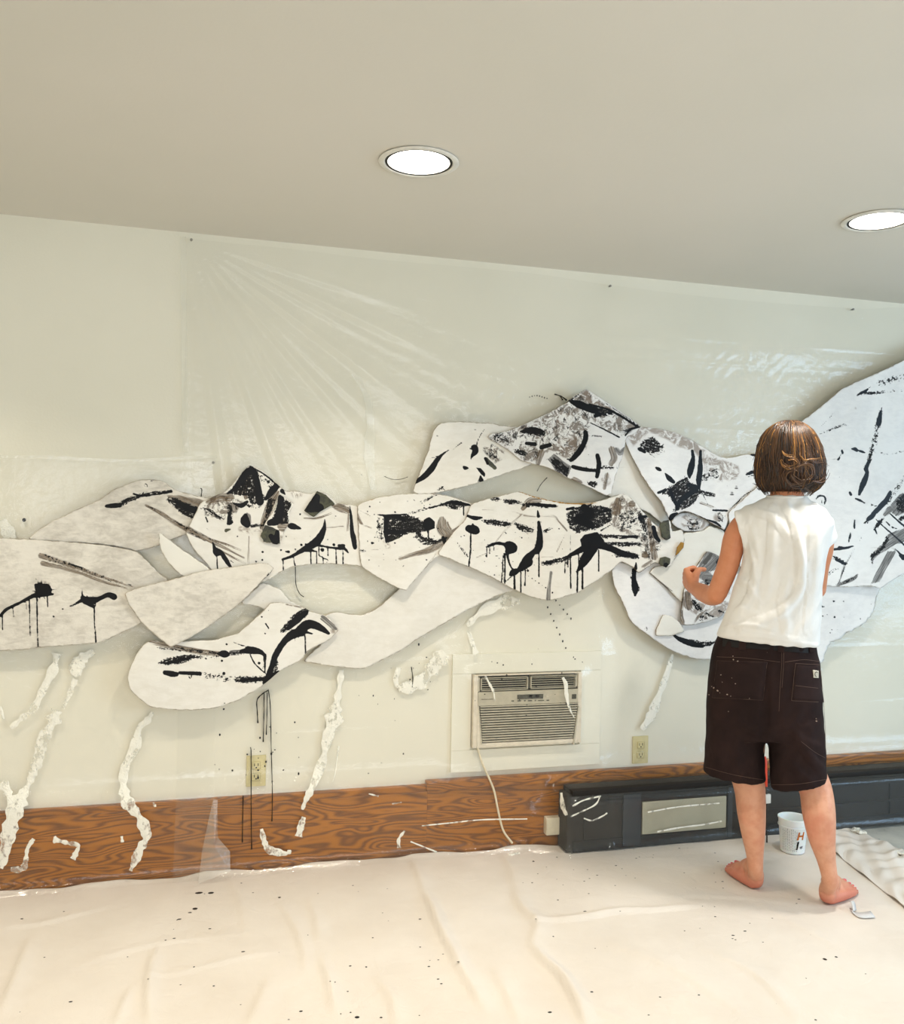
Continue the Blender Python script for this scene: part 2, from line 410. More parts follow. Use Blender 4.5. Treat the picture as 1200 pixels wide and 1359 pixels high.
# wall outlets
M_ivory = plain('ivory_plastic', (212, 200, 150), .4)
def outlet(px, label):
    p = W1(*px, -.004)
    t = thing('wall_outlet', label, 'outlet', (p.x, 0, p.z))
    MB().box((p.x-.036, -.006, p.z-.058), (p.x+.036, 0, p.z+.058), .003).build('cover_plate', M_ivory, t, True)
    for s in (1, -1):
        zc_ = p.z+s*.021
        r = MB().box((p.x-.016, -.009, zc_-.0145), (p.x+.016, -.004, zc_+.0145), .005, 3).build('socket', M_ivory, t, True)
        MB().box((p.x-.008, -.0095, zc_-.002), (p.x-.0055, -.008, zc_+.008)).build('slot', M_acd, r)
        MB().box((p.x+.0055, -.0095, zc_-.002), (p.x+.008, -.008, zc_+.008)).build('slot', M_acd, r)
        MB().box((p.x-.0025, -.0095, zc_-.010), (p.x+.0025, -.008, zc_-.005)).build('slot', M_acd, r)
    MB().tube([(p.x, -.008, p.z), (p.x, -.005, p.z)], .003, 8).build('screw', M_ivory, t)
outlet((340, 1023), 'ivory wall outlet above the oak baseboard, left, under black paint drips')
outlet((850, 995), 'ivory wall outlet right of the air conditioner, beside the person')
# pale junction box with its cords by the end of the heater
p = W1(737, 1097, -.05)
jb = thing('plug_box', 'pale plastic plug box low on the oak board beside the dark heater', 'plug', (p.x, 0, p.z))
MB().box((p.x-.038, -.052, p.z-.034), (p.x+.034, -.017, p.z+.036), .006, 3).build('body', plain('pale_plastic', (222, 212, 186), .4), jb, True)
MB().tube(catmull([(p.x+.034, -.04, p.z+.02), (p.x+.055, -.045, p.z+.015), (p.x+.062, -.046, p.z-.02), (p.x+.060, -.046, p.z-.085)]), .004, 8).build('cord', M_cord, jb, True)
MB().tube(catmull([(p.x+.02, -.052, p.z+.0), (p.x+.04, -.06, p.z-.005), (p.x+.05, -.058, p.z-.04), (p.x+.048, -.055, p.z-.085)]), .003, 8).build('cord', M_cord, jb, True)
# ------------------------------------------------------------------ clear plastic sheeting over the wall
def plastic_mat(name, haze, tint, rough=.11):
    T = NT(name); p = T.pos()
    tr = T.n('ShaderNodeBsdfTransparent'); tr.inputs[0].default_value = (.998, .998, .994, 1)
    df = T.n('ShaderNodeBsdfDiffuse'); df.inputs[0].default_value = tint
    gl = T.n('ShaderNodeBsdfGlossy'); gl.inputs['Roughness'].default_value = rough
    nm = T.bump(T.math('ADD', T.noise(p, 38, 3, .6, .6), T.math('MULTIPLY', T.noise(T.scale(p, (1, 1, 3)), 9, 2), .8)), .35, .006)
    T.L(nm, gl.inputs['Normal'])
    lw = T.n('ShaderNodeLayerWeight'); lw.inputs[0].default_value = .5; T.L(nm, lw.inputs['Normal'])
    fr = T.math('ADD', .036, T.math('MULTIPLY', T.math('POWER', lw.outputs['Facing'], 4.5), .4))
    m1 = T.n('ShaderNodeMixShader'); T.L(T.math('MULTIPLY', T.step(T.noise(p, 2.0, 4), .3, .8, .5, 1.3), haze), m1.inputs[0])
    T.L(tr.outputs[0], m1.inputs[1]); T.L(df.outputs[0], m1.inputs[2])
    m2 = T.n('ShaderNodeMixShader'); T.L(fr, m2.inputs[0]); T.L(m1.outputs[0], m2.inputs[1]); T.L(gl.outputs[0], m2.inputs[2])
    return T.done(m2)
M_plastic = plastic_mat('clear_plastic_sheet', .03, (.85, .86, .80, 1))
M_plastic2 = plastic_mat('clear_plastic_flap', .22, (.9, .88, .82, 1), .1)

# height the sheet stands off the wall: a blurred envelope over the things it hangs in front of
EX0, EX1, EZ1, ES = -1.6, 4.4, 2.36, .02
ex = np.arange(EX0, EX1+ES, ES); ez = np.arange(0, EZ1+ES, ES)
ENV = np.full((len(ez), len(ex)), .010)
def obst(x0, x1, z0, z1, h):
    i0, i1 = np.searchsorted(ex, [x0-.02, x1+.02]); j0, j1 = np.searchsorted(ez, [z0-.02, z1+.02])
    ENV[j0:j1, i0:i1] = np.maximum(ENV[j0:j1, i0:i1], h)
obst(-9, 9, 0, zc, .044); obst(c0.x, c1.x, c0.z, c1.z, .050)
obst(a0.x-.01, a1.x+.01, a0.z-.01, a1.z+.01, .026)
obst(p.x-.08, p.x+.08, 0, p.z+.05, .080)
obst(hx0, 9, 0, hz1-.03, HD+.032)
def blur(A, k):
    for ax in (0, 1):
        pad = [(k, k) if a == ax else (0, 0) for a in (0, 1)]
        B = np.pad(A, pad, mode='edge'); c = np.cumsum(B, axis=ax)
        c = np.concatenate([np.zeros_like(c.take([0], axis=ax)), c], axis=ax); n = 2*k+1
        A = (c.take(range(n, c.shape[ax]), axis=ax)-c.take(range(0, c.shape[ax]-n), axis=ax))/n
    return A
raw = ENV.copy(); ENV = np.maximum(blur(ENV, 2), raw*.0+blur(ENV, 2)); ENV = np.maximum(ENV, raw)
ENV = blur(ENV, 1); 
def env(X, Z):
    fx = np.clip((np.asarray(X)-EX0)/ES, 0, len(ex)-1.001); fz = np.clip((np.asarray(Z)-0)/ES, 0, len(ez)-1.001)
    i, j = fx.astype(int), fz.astype(int); a, b = fx-i, fz-j
    return ENV[j, i]*(1-a)*(1-b)+ENV[j, i+1]*a*(1-b)+ENV[j+1, i]*(1-a)*b+ENV[j+1, i+1]*a*b
PIN = W1(254, 319)
def folds(X, Z):
    dx, dz = X-PIN.x, PIN.z-Z; r = np.hypot(dx, dz)+1e-6; th = np.arctan2(dz, dx)   # 0 = right, pi/2 = down
    n = .6*np.sin(th*31+2*np.sin(r*2.3))+.5*np.sin(th*53+1.3)+.3*np.sin(th*83+r*4)
    w = np.clip((th-.12)/.25, 0, 1)*np.clip((1.62-th)/.1, 0, 1)*np.clip(r/.25, 0, 1)*np.exp(-np.maximum(r-.55, 0)/.45)
    d = .0115*np.maximum(n, -.35)*w
    # folds the sheet was packed with: fine straight ridges
    for z0, s, x0 in ((1.74, .006, 0.9), (1.54, .004, .3), (1.375, .004, .3), (2.02, .006, 1.5), (2.12, .008, 1.3), (.78, .003, .3), (.52, .003, 0.2)):
        zz = Z-z0-.02*np.sin(X*1.3)*0-.012*(X-1.5)*.6
        d += s*np.exp(-(zz/.007)**2)*np.clip((X-x0)/.2, 0, 1)*(.6+.4*np.sin(X*7+z0*9))
    for x0 in (.62, 1.62, 2.3):
        d += .003*np.exp(-((X-x0-.01*np.sin(Z*6))/.006)**2)*(.5+.5*np.sin(Z*5+x0))
    # loose band under the ceiling on the right and small crinkles
    d += .012*np.clip((X-1.4)/.6, 0, 1)*np.exp(-((Z-2.08-.02*np.sin(X*3))/.06)**2)*(1+.4*np.sin(X*11))
    cr = np.sin(X*61+3*np.sin(Z*23))*np.sin(Z*57+3*np.sin(X*19))
    zone = np.exp(-((X-1.25)/.35)**2-((Z-1.86)/.18)**2)+.9*np.exp(-((X-2.4)/.5)**2-((Z-2.02)/.1)**2)+.8*np.exp(-((X-2.4)/.5)**2-((Z-1.72)/.1)**2)+.5*np.exp(-((X-1.0)/.3)**2-((Z-1.5)/.4)**2)
    d += .0038*np.maximum(cr-.25, 0)*zone*1.5
    d += .0012*np.sin(X*9+np.sin(Z*7)*2)*np.sin(Z*8+X*2)
    return d
def pl_y(X, Z):   # Y of the sheet
    return -(env(X, Z)+np.maximum(folds(X, Z), -.006))
def onPl(px, lift=0.0):
    P = onY(px, -.012)
    for _ in range(4):
        P = onY(px, pl_y(P[:, 0], P[:, 2])-lift)
    return P
def gridmesh(us, vs, fn):
    UU, VV = np.meshgrid(us, vs); V = fn(UU.ravel(), VV.ravel()); nu, nv = len(us), len(vs)
    i = np.arange(nv-1)[:, None]*nu+np.arange(nu-1)[None, :]; i = i.ravel()
    return V, np.stack([i, i+1, i+nu+1, i+nu], 1)
xl0 = W1(244, 450).x; xr1 = 4.2
tops = catmull([(p_.x, p_.z) for p_ in (W1(246, 313), W1(254, 318), W1(400, 333), W1(500, 345), W1(700, 363), W1(809, 379), W1(960, 397), W1(1131, 410), W1(1200, 409), W1(1340, 418))], 6)
tops = np.array([(a, b) for a, b in tops])
def main_sheet(u, v):
    X = xl0+(xr1-xl0)*u+.006*np.sin(v*9)*(1-u)
    top = np.minimum(np.interp(X, tops[:, 0], tops[:, 1]), CEIL-.012)
    Z = .012+(top-.012)*v
    Y = pl_y(X, Z)
    k = np.clip((.06-Z)/.06, 0, 1); Y = Y-.05*k*k
    return np.stack([X, Y, Z], 1)
V, Fc = gridmesh(np.linspace(0, 1, 560), np.linspace(0, 1, 300), main_sheet)
sheet = tag(fromdata('plastic_sheet', V, Fc, M_plastic, None, True), 'large clear plastic sheet pinned under the ceiling and hanging over the wall', 'plastic sheet')
zl = W1(120, 608).z
def left_sheet(u, v):
    X = -1.5+(W1(292, 640).x+1.5)*u
    top = zl+.004*np.sin(X*9)+.003*np.sin(X*23)
    Z = .012+(top-.012)*v
    Y = pl_y(X, Z)-.004-.003*np.sin(X*14+Z*3)*np.sin(Z*6)
    k = np.clip((.06-Z)/.06, 0, 1); Y = Y-.04*k*k
    return np.stack([X, Y, Z], 1)
V, Fc = gridmesh(np.linspace(0, 1, 200), np.linspace(0, 1, 160), left_sheet)
sheetL = tag(fromdata('plastic_sheet', V, Fc, M_plastic, None, True), 'lower clear plastic sheet covering the left part of the wall behind the grey cutout', 'plastic sheet')
# hems: the doubled edges that read as paler bands
def strip(name, pts, w, m, parent, lift=.003, jit=0.0, kind=None, taper=False):
    """ribbon lying on the plastic, given along a line with half widths in pixels"""
    P = np.array(catmull(pts, 7)); Wd = np.array(catmull([(a, 0) for a in w], 7))[:, 0] if hasattr(w, '__len__') else np.full(len(P), w)
    t = np.gradient(P, axis=0); t /= np.linalg.norm(t, axis=1)[:, None]+1e-9; nn = np.stack([-t[:, 1], t[:, 0]], 1)
    def jj():
        q = rng.uniform(-1, 1, len(P)+4); q = np.convolve(q, [.25, .5, .25], 'same')[2:-2]*1.5
        return 1+jit*q
    j1, j2, j3 = jj(), jj(), jj()
    cols = [P+nn*(Wd*j2)[:, None], P+nn*(Wd*.35*j2)[:, None], P-nn*(Wd*.35*j1)[:, None], P-nn*(Wd*j2)[:, None]]
    pts3 = [onPl(c, lift+(jit*.006 if 0 < i < 3 else 0)*rng.uniform(.2, 1, len(P))) for i, c in enumerate(cols)]
    n = len(P); V = np.concatenate(pts3); Fc = []
    for a in range(3):
        for i in range(n-1): Fc.append((a*n+i, a*n+i+1, (a+1)*n+i+1, (a+1)*n+i))
    return fromdata(name, V, Fc, m, parent, True, kind)
M_hem_glint = plastic_mat('hem_and_glint_plastic', .2, (.93, .93, .84, 1))
strip('hem', [(243, 314), (244, 400), (245, 500), (246, 600)], 4, M_hem_glint, sheet, .003)
strip('hem', [(-30, 606), (60, 607), (160, 611), (240, 608), (288, 606)], 2.0, M_hem_glint, sheetL, .004)
strip('painted_glint', [(468, 496), (485, 522), (492, 560), (490, 605), (496, 650)], [2, 4, 5, 7, 4], M_hem_glint, sheet, .004, .3)  # pale streak painted for a faint glint on the sheet, not a hem
# painted glare: milky white ribbons standing for highlights on the crumpled sheet
def glare_mat():
    T = NT('milky_glare_paint'); p = T.pos()
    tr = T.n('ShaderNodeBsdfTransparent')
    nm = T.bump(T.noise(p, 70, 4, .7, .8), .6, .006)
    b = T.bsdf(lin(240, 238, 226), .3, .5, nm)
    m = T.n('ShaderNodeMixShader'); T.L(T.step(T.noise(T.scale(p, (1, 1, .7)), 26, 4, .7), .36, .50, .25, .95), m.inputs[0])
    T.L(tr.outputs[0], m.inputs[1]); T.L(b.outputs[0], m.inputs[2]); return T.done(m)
M_glare = glare_mat()
def zf(ox, oy, s):
    return lambda pts: [(ox+x/s, oy+y/s) for x, y in pts]
A_ = zf(0, 860, 4.245); B_ = zf(380, 860, 4.615)
def glare_ribbon(pw, Z=None, sc=1.0, parent=None, jit=.45, name='painted_glare'):
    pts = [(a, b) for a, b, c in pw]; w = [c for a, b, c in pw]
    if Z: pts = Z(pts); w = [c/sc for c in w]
    strip(name, pts, w, M_glare, parent or sheet, .005, jit)
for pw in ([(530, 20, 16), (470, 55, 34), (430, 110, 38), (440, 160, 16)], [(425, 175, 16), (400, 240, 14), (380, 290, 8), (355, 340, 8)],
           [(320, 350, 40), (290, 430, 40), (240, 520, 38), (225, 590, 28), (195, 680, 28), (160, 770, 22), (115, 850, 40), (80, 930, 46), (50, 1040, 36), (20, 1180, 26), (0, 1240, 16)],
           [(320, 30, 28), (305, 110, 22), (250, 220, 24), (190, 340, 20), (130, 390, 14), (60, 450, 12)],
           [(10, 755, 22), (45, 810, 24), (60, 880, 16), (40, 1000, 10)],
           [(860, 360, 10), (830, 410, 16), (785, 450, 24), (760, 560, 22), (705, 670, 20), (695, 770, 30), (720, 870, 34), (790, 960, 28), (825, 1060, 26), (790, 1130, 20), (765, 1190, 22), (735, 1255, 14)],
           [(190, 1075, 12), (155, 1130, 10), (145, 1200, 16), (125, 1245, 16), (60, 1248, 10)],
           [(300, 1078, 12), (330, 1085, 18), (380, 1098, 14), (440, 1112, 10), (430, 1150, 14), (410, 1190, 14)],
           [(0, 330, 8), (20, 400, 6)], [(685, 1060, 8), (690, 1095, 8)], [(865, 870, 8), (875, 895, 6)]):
    glare_ribbon(pw, A_, 4.245, sheetL)
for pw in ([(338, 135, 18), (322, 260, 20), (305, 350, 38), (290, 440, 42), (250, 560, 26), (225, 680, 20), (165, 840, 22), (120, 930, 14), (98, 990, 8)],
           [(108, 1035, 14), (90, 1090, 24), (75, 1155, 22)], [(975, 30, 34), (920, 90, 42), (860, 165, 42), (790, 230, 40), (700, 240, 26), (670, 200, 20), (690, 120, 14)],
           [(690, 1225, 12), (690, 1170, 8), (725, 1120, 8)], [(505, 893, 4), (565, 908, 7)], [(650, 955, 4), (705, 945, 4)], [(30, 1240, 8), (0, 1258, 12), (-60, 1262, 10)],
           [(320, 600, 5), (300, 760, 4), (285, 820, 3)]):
    glare_ribbon(pw, B_, 4.615, sheet)
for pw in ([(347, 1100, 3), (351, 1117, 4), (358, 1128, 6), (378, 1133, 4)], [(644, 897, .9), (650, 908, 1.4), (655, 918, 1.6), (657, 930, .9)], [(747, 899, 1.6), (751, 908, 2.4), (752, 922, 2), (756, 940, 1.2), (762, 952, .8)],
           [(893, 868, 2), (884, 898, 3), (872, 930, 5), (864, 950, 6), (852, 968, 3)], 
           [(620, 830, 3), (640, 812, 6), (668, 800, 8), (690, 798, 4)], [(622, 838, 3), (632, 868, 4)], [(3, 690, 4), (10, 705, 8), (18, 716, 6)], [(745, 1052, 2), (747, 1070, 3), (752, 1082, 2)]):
    glare_ribbon(pw, None, 1, sheet, .35)
# thin painted glints along creases above the board and over the heater
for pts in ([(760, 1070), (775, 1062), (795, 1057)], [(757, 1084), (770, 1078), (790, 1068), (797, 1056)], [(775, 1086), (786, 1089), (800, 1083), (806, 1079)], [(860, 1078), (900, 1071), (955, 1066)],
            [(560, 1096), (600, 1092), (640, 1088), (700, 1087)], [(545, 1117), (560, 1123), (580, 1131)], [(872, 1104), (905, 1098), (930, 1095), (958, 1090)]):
    glare_ribbon([(a, b, 1.0) for a, b in pts], None, 1, sheet, .3, 'painted_glint')
# a loose flap standing up at the floor, and the push pins
def flap():
    base = [(283, 1060), (289, 1062), (289, 1110), (305, 1126), (305, 1150), (282, 1158), (263, 1168), (268, 1128), (276, 1090)]
    P = onPl(base, .012); P[:, 1] -= np.array([0, 0, .012, .03, .05, .05, .04, .02, .01])
    c = P.mean(0)-np.array([0, .02, 0]); V = list(P)+[c]
    return fromdata('loose_flap', V, [(i, (i+1) % 9, 9) for i in range(9)], M_plastic2, sheet)
flap()
M_pin = plain('grey_pin', (140, 138, 130), .3)
for i, (px, lab) in enumerate((((254, 319), 'small push pin at the upper left corner of the large plastic sheet'), ((809, 380), 'small push pin on the top hem of the plastic above the mountain cutout'),
             ((1131, 411), 'small push pin on the top hem of the plastic above the right edge cutout'), ((283, 614), 'small push pin at the corner of the lower left plastic sheet'))):
    q = onPl([px], .001)[0]
    tag(MB().tube([(q[0], q[1]+.008, q[2]), (q[0], q[1]-.004, q[2]), (q[0], q[1]-.006, q[2]), (q[0], q[1]-.010, q[2])], [.0015, .0045, .003, .005], 10).build('push_pin', M_pin, None, True), lab, 'pin')

# black drips that ran down the plastic
M_ink = plain('black_paint', (13, 13, 15), .38, .5, .1, 60)
def drip(pts, w, Z=None, sc=1, parent=None):
    if Z: pts = Z(pts); w = w/sc
    P = onPl(catmull(pts, 5), .004); rad = w/330.0
    MB().tube(P, [rad*(.9+.2*math.sin(i*1.7)) for i in range(len(P)-1)]+[rad*1.5], 6, True, .5).build('paint_drip', M_ink, parent or sheet, True)
D_ = zf(0, 840, 2.667)
for pts, w in (([(950, 203), (930, 215), (910, 238), (911, 280), (913, 318)], 4), ([(935, 215), (934, 300), (932, 385)], 3.4), ([(946, 210), (945, 290), (943, 360)], 3), ([(950, 200), (957, 260), (960, 400), (964, 560), (963, 666)], 3.2),
               ([(887, 405), (889, 430), (889, 600), (891, 765)], 3.6), ([(861, 575), (859, 660), (858, 740)], 3.6)):
    drip(pts, w, D_, 2.667)
drip([(546, 885), (548, 900), (547, 912)], 1.2); drip([(757, 655+100), (758, 757)], 1)
drip([(392, 752), (393, 776), (398, 788), (403, 792)], 1.1)
def specks(name, pts, parent, lift=.004):
    mb = MB()
    for (x, y, r) in pts:
        q = onPl([(x, y)], lift)[0]
        r2 = r/330.0
        rr = bmesh.ops.create_circle(mb.bm, cap_ends=True, radius=r2, segments=7, matrix=Matrix.Translation(q) @ Matrix.Rotation(math.pi/2, 4, 'X') @ Matrix.Scale(random.uniform(.7, 1.8), 4, (0, 1, 0)))
    mb.build(name, M_ink, parent, kind='stuff')
sp = [(32, 690, 2.2), (480, 630, .6)]+[(rng.uniform(540, 780), rng.uniform(850, 960), rng.uniform(.4, 1.2)) for _ in range(26)]+[(rng.uniform(270, 400), rng.uniform(940, 1040), rng.uniform(.4, 1.3)) for _ in range(26)]
sp += [(703+i*3.3, 527-2*math.sin(i*.6), .8) for i in range(8)]+[(727+i*4, 806+i*9, 1.1) for i in range(7)]+[(738+i*5, 797+i*6, 1) for i in range(5)]
sp += [(rng.uniform(460, 560), rng.uniform(860, 1040), rng.uniform(.4, 1.0)) for _ in range(14)]
specks('paint_speckle', sp, sheet)
drip([(736, 523), (745, 526), (752, 531)], 1.6); drip([(744, 526), (747, 531)], 1.4); drip([(713, 652), (718, 643), (726, 634)], .9); drip([(510, 632), (520, 636), (532, 636), (541, 633)], .7)
drip([(267, 660), (268, 650), (266, 648)], 1.2)
# ------------------------------------------------------------------ painted paper pieces of the wall work
def paper_mat(name, c1, c2, scale, rel=.25):
    T = NT(name); p = T.pos()
    n1 = T.noise(T.scale(p, (1, 1, 1), (0, .5, 0)), 5*scale, 5, .62, .6); n2 = T.noise(T.scale(p, (1, 1, 2.4), (0, .3, 0)), 24*scale, 4, .65, .4)
    n3 = T.noise(p, 130, 3, .65)
    col = T.mix(T.step(T.math('ADD', T.math('MULTIPLY', n1, .6), T.math('MULTIPLY', n2, .4)), .40, .66), c1, c2)
    def paint(col, attr, colour, grain, amp, soft, off=0.0):
        a = T.math('ADD', T.attr(attr), T.math('MULTIPLY', T.math('SUBTRACT', grain, .5), amp))
        return T.mix(T.step(a, off-soft, off+soft), col, colour)
    ge = T.noise(p, 45, 4, .65)
    # brown-stained torn edge
    e = T.math('SUBTRACT', .7, T.attr('a_edge'))
    e = T.math('ADD', e, T.math('MULTIPLY', T.math('SUBTRACT', ge, .5), 5.0))
    col = T.mix(T.math('MULTIPLY', T.step(e, -.3, .8), .6), col, lin(128, 108, 78))
    # scumbled mottle: brown-grey broken by black
    m1 = T.noise(T.scale(p, (1, 1, 1.2)), 20, 5, .75, 1.2); m2 = T.noise(T.scale(p, (1.3, 1, 1), (0, .6, 0)), 23, 5, .8, 1.5)
    am = T.attr('a_mot'); inside = T.step(am, -1.5, 2.5)
    w1 = T.math('MULTIPLY', T.step(m1, .48, .56), inside); col = T.mix(T.math('MULTIPLY', w1, .85), col, lin(110, 98, 86))
    w2 = T.math('MULTIPLY', T.step(m2, .535, .585), inside); col = T.mix(T.math('MULTIPLY', w2, .95), col, lin(36, 33, 32))
    ab = T.step(T.attr('a_brn'), -1.5, 2.5)
    col = T.mix(T.math('MULTIPLY', T.math('MULTIPLY', T.step(m1, .42, .56), ab), .75), col, lin(128, 112, 98))
    # brushed coordinates: u along the stroke, v across it, in pixels of brush width
    duv = T.attr('a_uv', True)
    st = T.noise(T.scale(duv, (.03, .55, 1)), 1.0, 4, .7)
    st2 = T.noise(T.scale(duv, (.12, .5, 1)), 1.0, 5, .75)
    wsh = T.math('MULTIPLY', T.step(T.math('ADD', T.attr('a_wash'), T.math('MULTIPLY', T.math('SUBTRACT', st, .5), 5.0)), -.6, .9), T.step(st, .25, .62, .35, .95))
    col = T.mix(wsh, col, T.mix(T.step(st2, .4, .6), lin(120, 102, 80), lin(72, 60, 48)))
    col = T.mix(T.step(T.math('ADD', T.attr('a_och'), T.math('MULTIPLY', T.math('SUBTRACT', ge, .5), 3.0)), -.4, .6), col, lin(158, 118, 50))
    col = T.mix(T.math('MULTIPLY', T.step(T.math('ADD', T.attr('a_grn'), T.math('MULTIPLY', T.math('SUBTRACT', ge, .5), 3.0)), -.4, .5), .95), col,
                T.mix(T.step(m1, .42, .6), lin(64, 66, 42), lin(22, 24, 18)))
    gry = T.math('MULTIPLY', T.step(T.math('ADD', T.attr('a_gry'), T.math('MULTIPLY', T.math('SUBTRACT', st, .5), 6.0)), -.5, .8), T.step(st, .3, .6, .55, .95))
    col = T.mix(gry, col, lin(84, 82, 80))
    # dry brush: black dragged over the tooth of the paper, breaks up with 'a_dry'
    d = T.math('ADD', T.math('MULTIPLY', T.math('MINIMUM', T.attr('a_dry'), 2.2), .055), T.math('SUBTRACT', T.math('ADD', T.math('MULTIPLY', st2, .6), T.math('MULTIPLY', n3, .4)), .548))
    dm = T.math('MULTIPLY', T.step(d, -.012, .02), T.step(T.attr('a_dry'), -1.2, .3)); col = T.mix(dm, col, lin(17, 16, 17))
    sp_ = T.math('ADD', T.math('MULTIPLY', T.math('MINIMUM', T.attr('a_spr'), 3.0), .02), T.math('SUBTRACT', T.math('ADD', T.math('MULTIPLY', st2, .4), T.math('MULTIPLY', T.noise(p, 85, 4, .7), .6)), .565))
    col = T.mix(T.math('MULTIPLY', T.step(sp_, -.01, .015), T.step(T.attr('a_spr'), -.8, .4)), col, lin(20, 19, 20))
    # wet ink, crisp
    ik = T.step(T.math('ADD', T.attr('a_ink'), T.math('MULTIPLY', T.math('SUBTRACT', T.noise(p, 75, 3, .6), .5), 1.6)), -.25, .3)
    col = T.mix(ik, col, lin(12, 12, 14))
    ro = T.math('SUBTRACT', .72, T.math('MULTIPLY', ik, .3))
    nm = T.bump(T.math('ADD', n2, T.math('MULTIPLY', n3, .35)), rel, .004)
    return T.done(T.bsdf(col, ro, T.math('SUBTRACT', .3, T.math('MULTIPLY', ik, .12)), nm))
P_rough = paper_mat('gessoed_grey_paper', lin(224, 219, 208), lin(188, 182, 171), 1.0, .5)
P_clean = paper_mat('white_paper', lin(231, 228, 220), lin(221, 217, 207), .8, .2)
P_plain = paper_mat('plain_sheet_paper', lin(231, 228, 218), lin(225, 221, 210), .6, .15)
P_cool = paper_mat('white_paper_heavy', lin(232, 231, 228), lin(220, 219, 217), 1.0, .25)
M_edge = plain('torn_card_edge', (132, 104, 66), .8, .2, .2, 60)

def seg_sdf(G, pts, r):
    """signed distance (positive inside) and stroke coordinates of a polyline with radii"""
    best = np.full(len(G), -1e3); uv = np.zeros((len(G), 2)); L = 0.0
    P = np.array([(a[0], a[1]) for a in pts], float); r = np.asarray(r, float)
    if len(P) == 1:
        d = r[0]-np.hypot(*(G-P[0]).T); return d, G-P[0]
    for i in range(len(P)-1):
        a, b = P[i], P[i+1]; ab = b-a; l2 = ab@ab+1e-9; l = math.sqrt(l2)
        t = np.clip((G-a)@ab/l2, 0, 1); q = G-(a+t[:, None]*ab); dist = np.hypot(q[:, 0], q[:, 1])
        s = r[i]+(r[i+1]-r[i])*t-dist; k = s > best
        side = (ab[0]*(G[:, 1]-a[1])-ab[1]*(G[:, 0]-a[0]))/l
        best[k] = s[k]; uv[k, 0] = (L+t*l)[k]; uv[k, 1] = side[k]; L += l
    return best, uv
def poly_sdf(G, poly):
    P = np.array(poly, float); Q = np.roll(P, -1, 0); ins = np.zeros(len(G), bool); dm = np.full(len(G), 1e6)
    for a, b in zip(P, Q):
        c = (a[1] > G[:, 1]) != (b[1] > G[:, 1])
        with np.errstate(divide='ignore', invalid='ignore'):
            xx = (b[0]-a[0])*(G[:, 1]-a[1])/(b[1]-a[1])+a[0]
        ins ^= c & (G[:, 0] < xx)
        ab = b-a; t = np.clip((G-a)@ab/(ab@ab+1e-9), 0, 1); q = G-(a+t[:, None]*ab)
        dm = np.minimum(dm, np.hypot(q[:, 0], q[:, 1]))
    return np.where(ins, dm, -dm)
CH = ('ink', 'dry', 'spr', 'wash', 'gry', 'mot', 'brn', 'grn', 'och')
def smooth_w(pts):
    """(x, y, r) control points -> denser smooth polyline"""
    if len(pts) < 3: return pts
    return [tuple(q) for q in catmull(pts, 5)]
def ragged(poly, seed, amp=.7, step=3.0):
    r = np.random.default_rng(seed); out = []; n = len(poly)
    for i in range(n):
        a, b = np.array(poly[i], float), np.array(poly[(i+1) % n], float); l = np.hypot(*(b-a)); k = max(1, int(l/step))
        nn = np.array([-(b-a)[1], (b-a)[0]])/(l+1e-9)
        for j in range(k): out.append(a+(b-a)*j/k+nn*r.normal(0, amp*.5)*(1 if j else .3))
    return np.array(out)
def rounded(poly, corner=()):
    """Chaikin-smoothed outline, keeping the listed corner indices sharp"""
    n = len(poly); out = []
    for i in range(n):
        p0, p1, p2 = np.array(poly[i-1], float), np.array(poly[i], float), np.array(poly[(i+1) % n], float)
        if i in corner: out.append(p1)
        else: out += [p1*.75+p0*.25, p1*.92+(p0+p2)*.04, p1*.75+p2*.25]
    return out
PIECES = {}
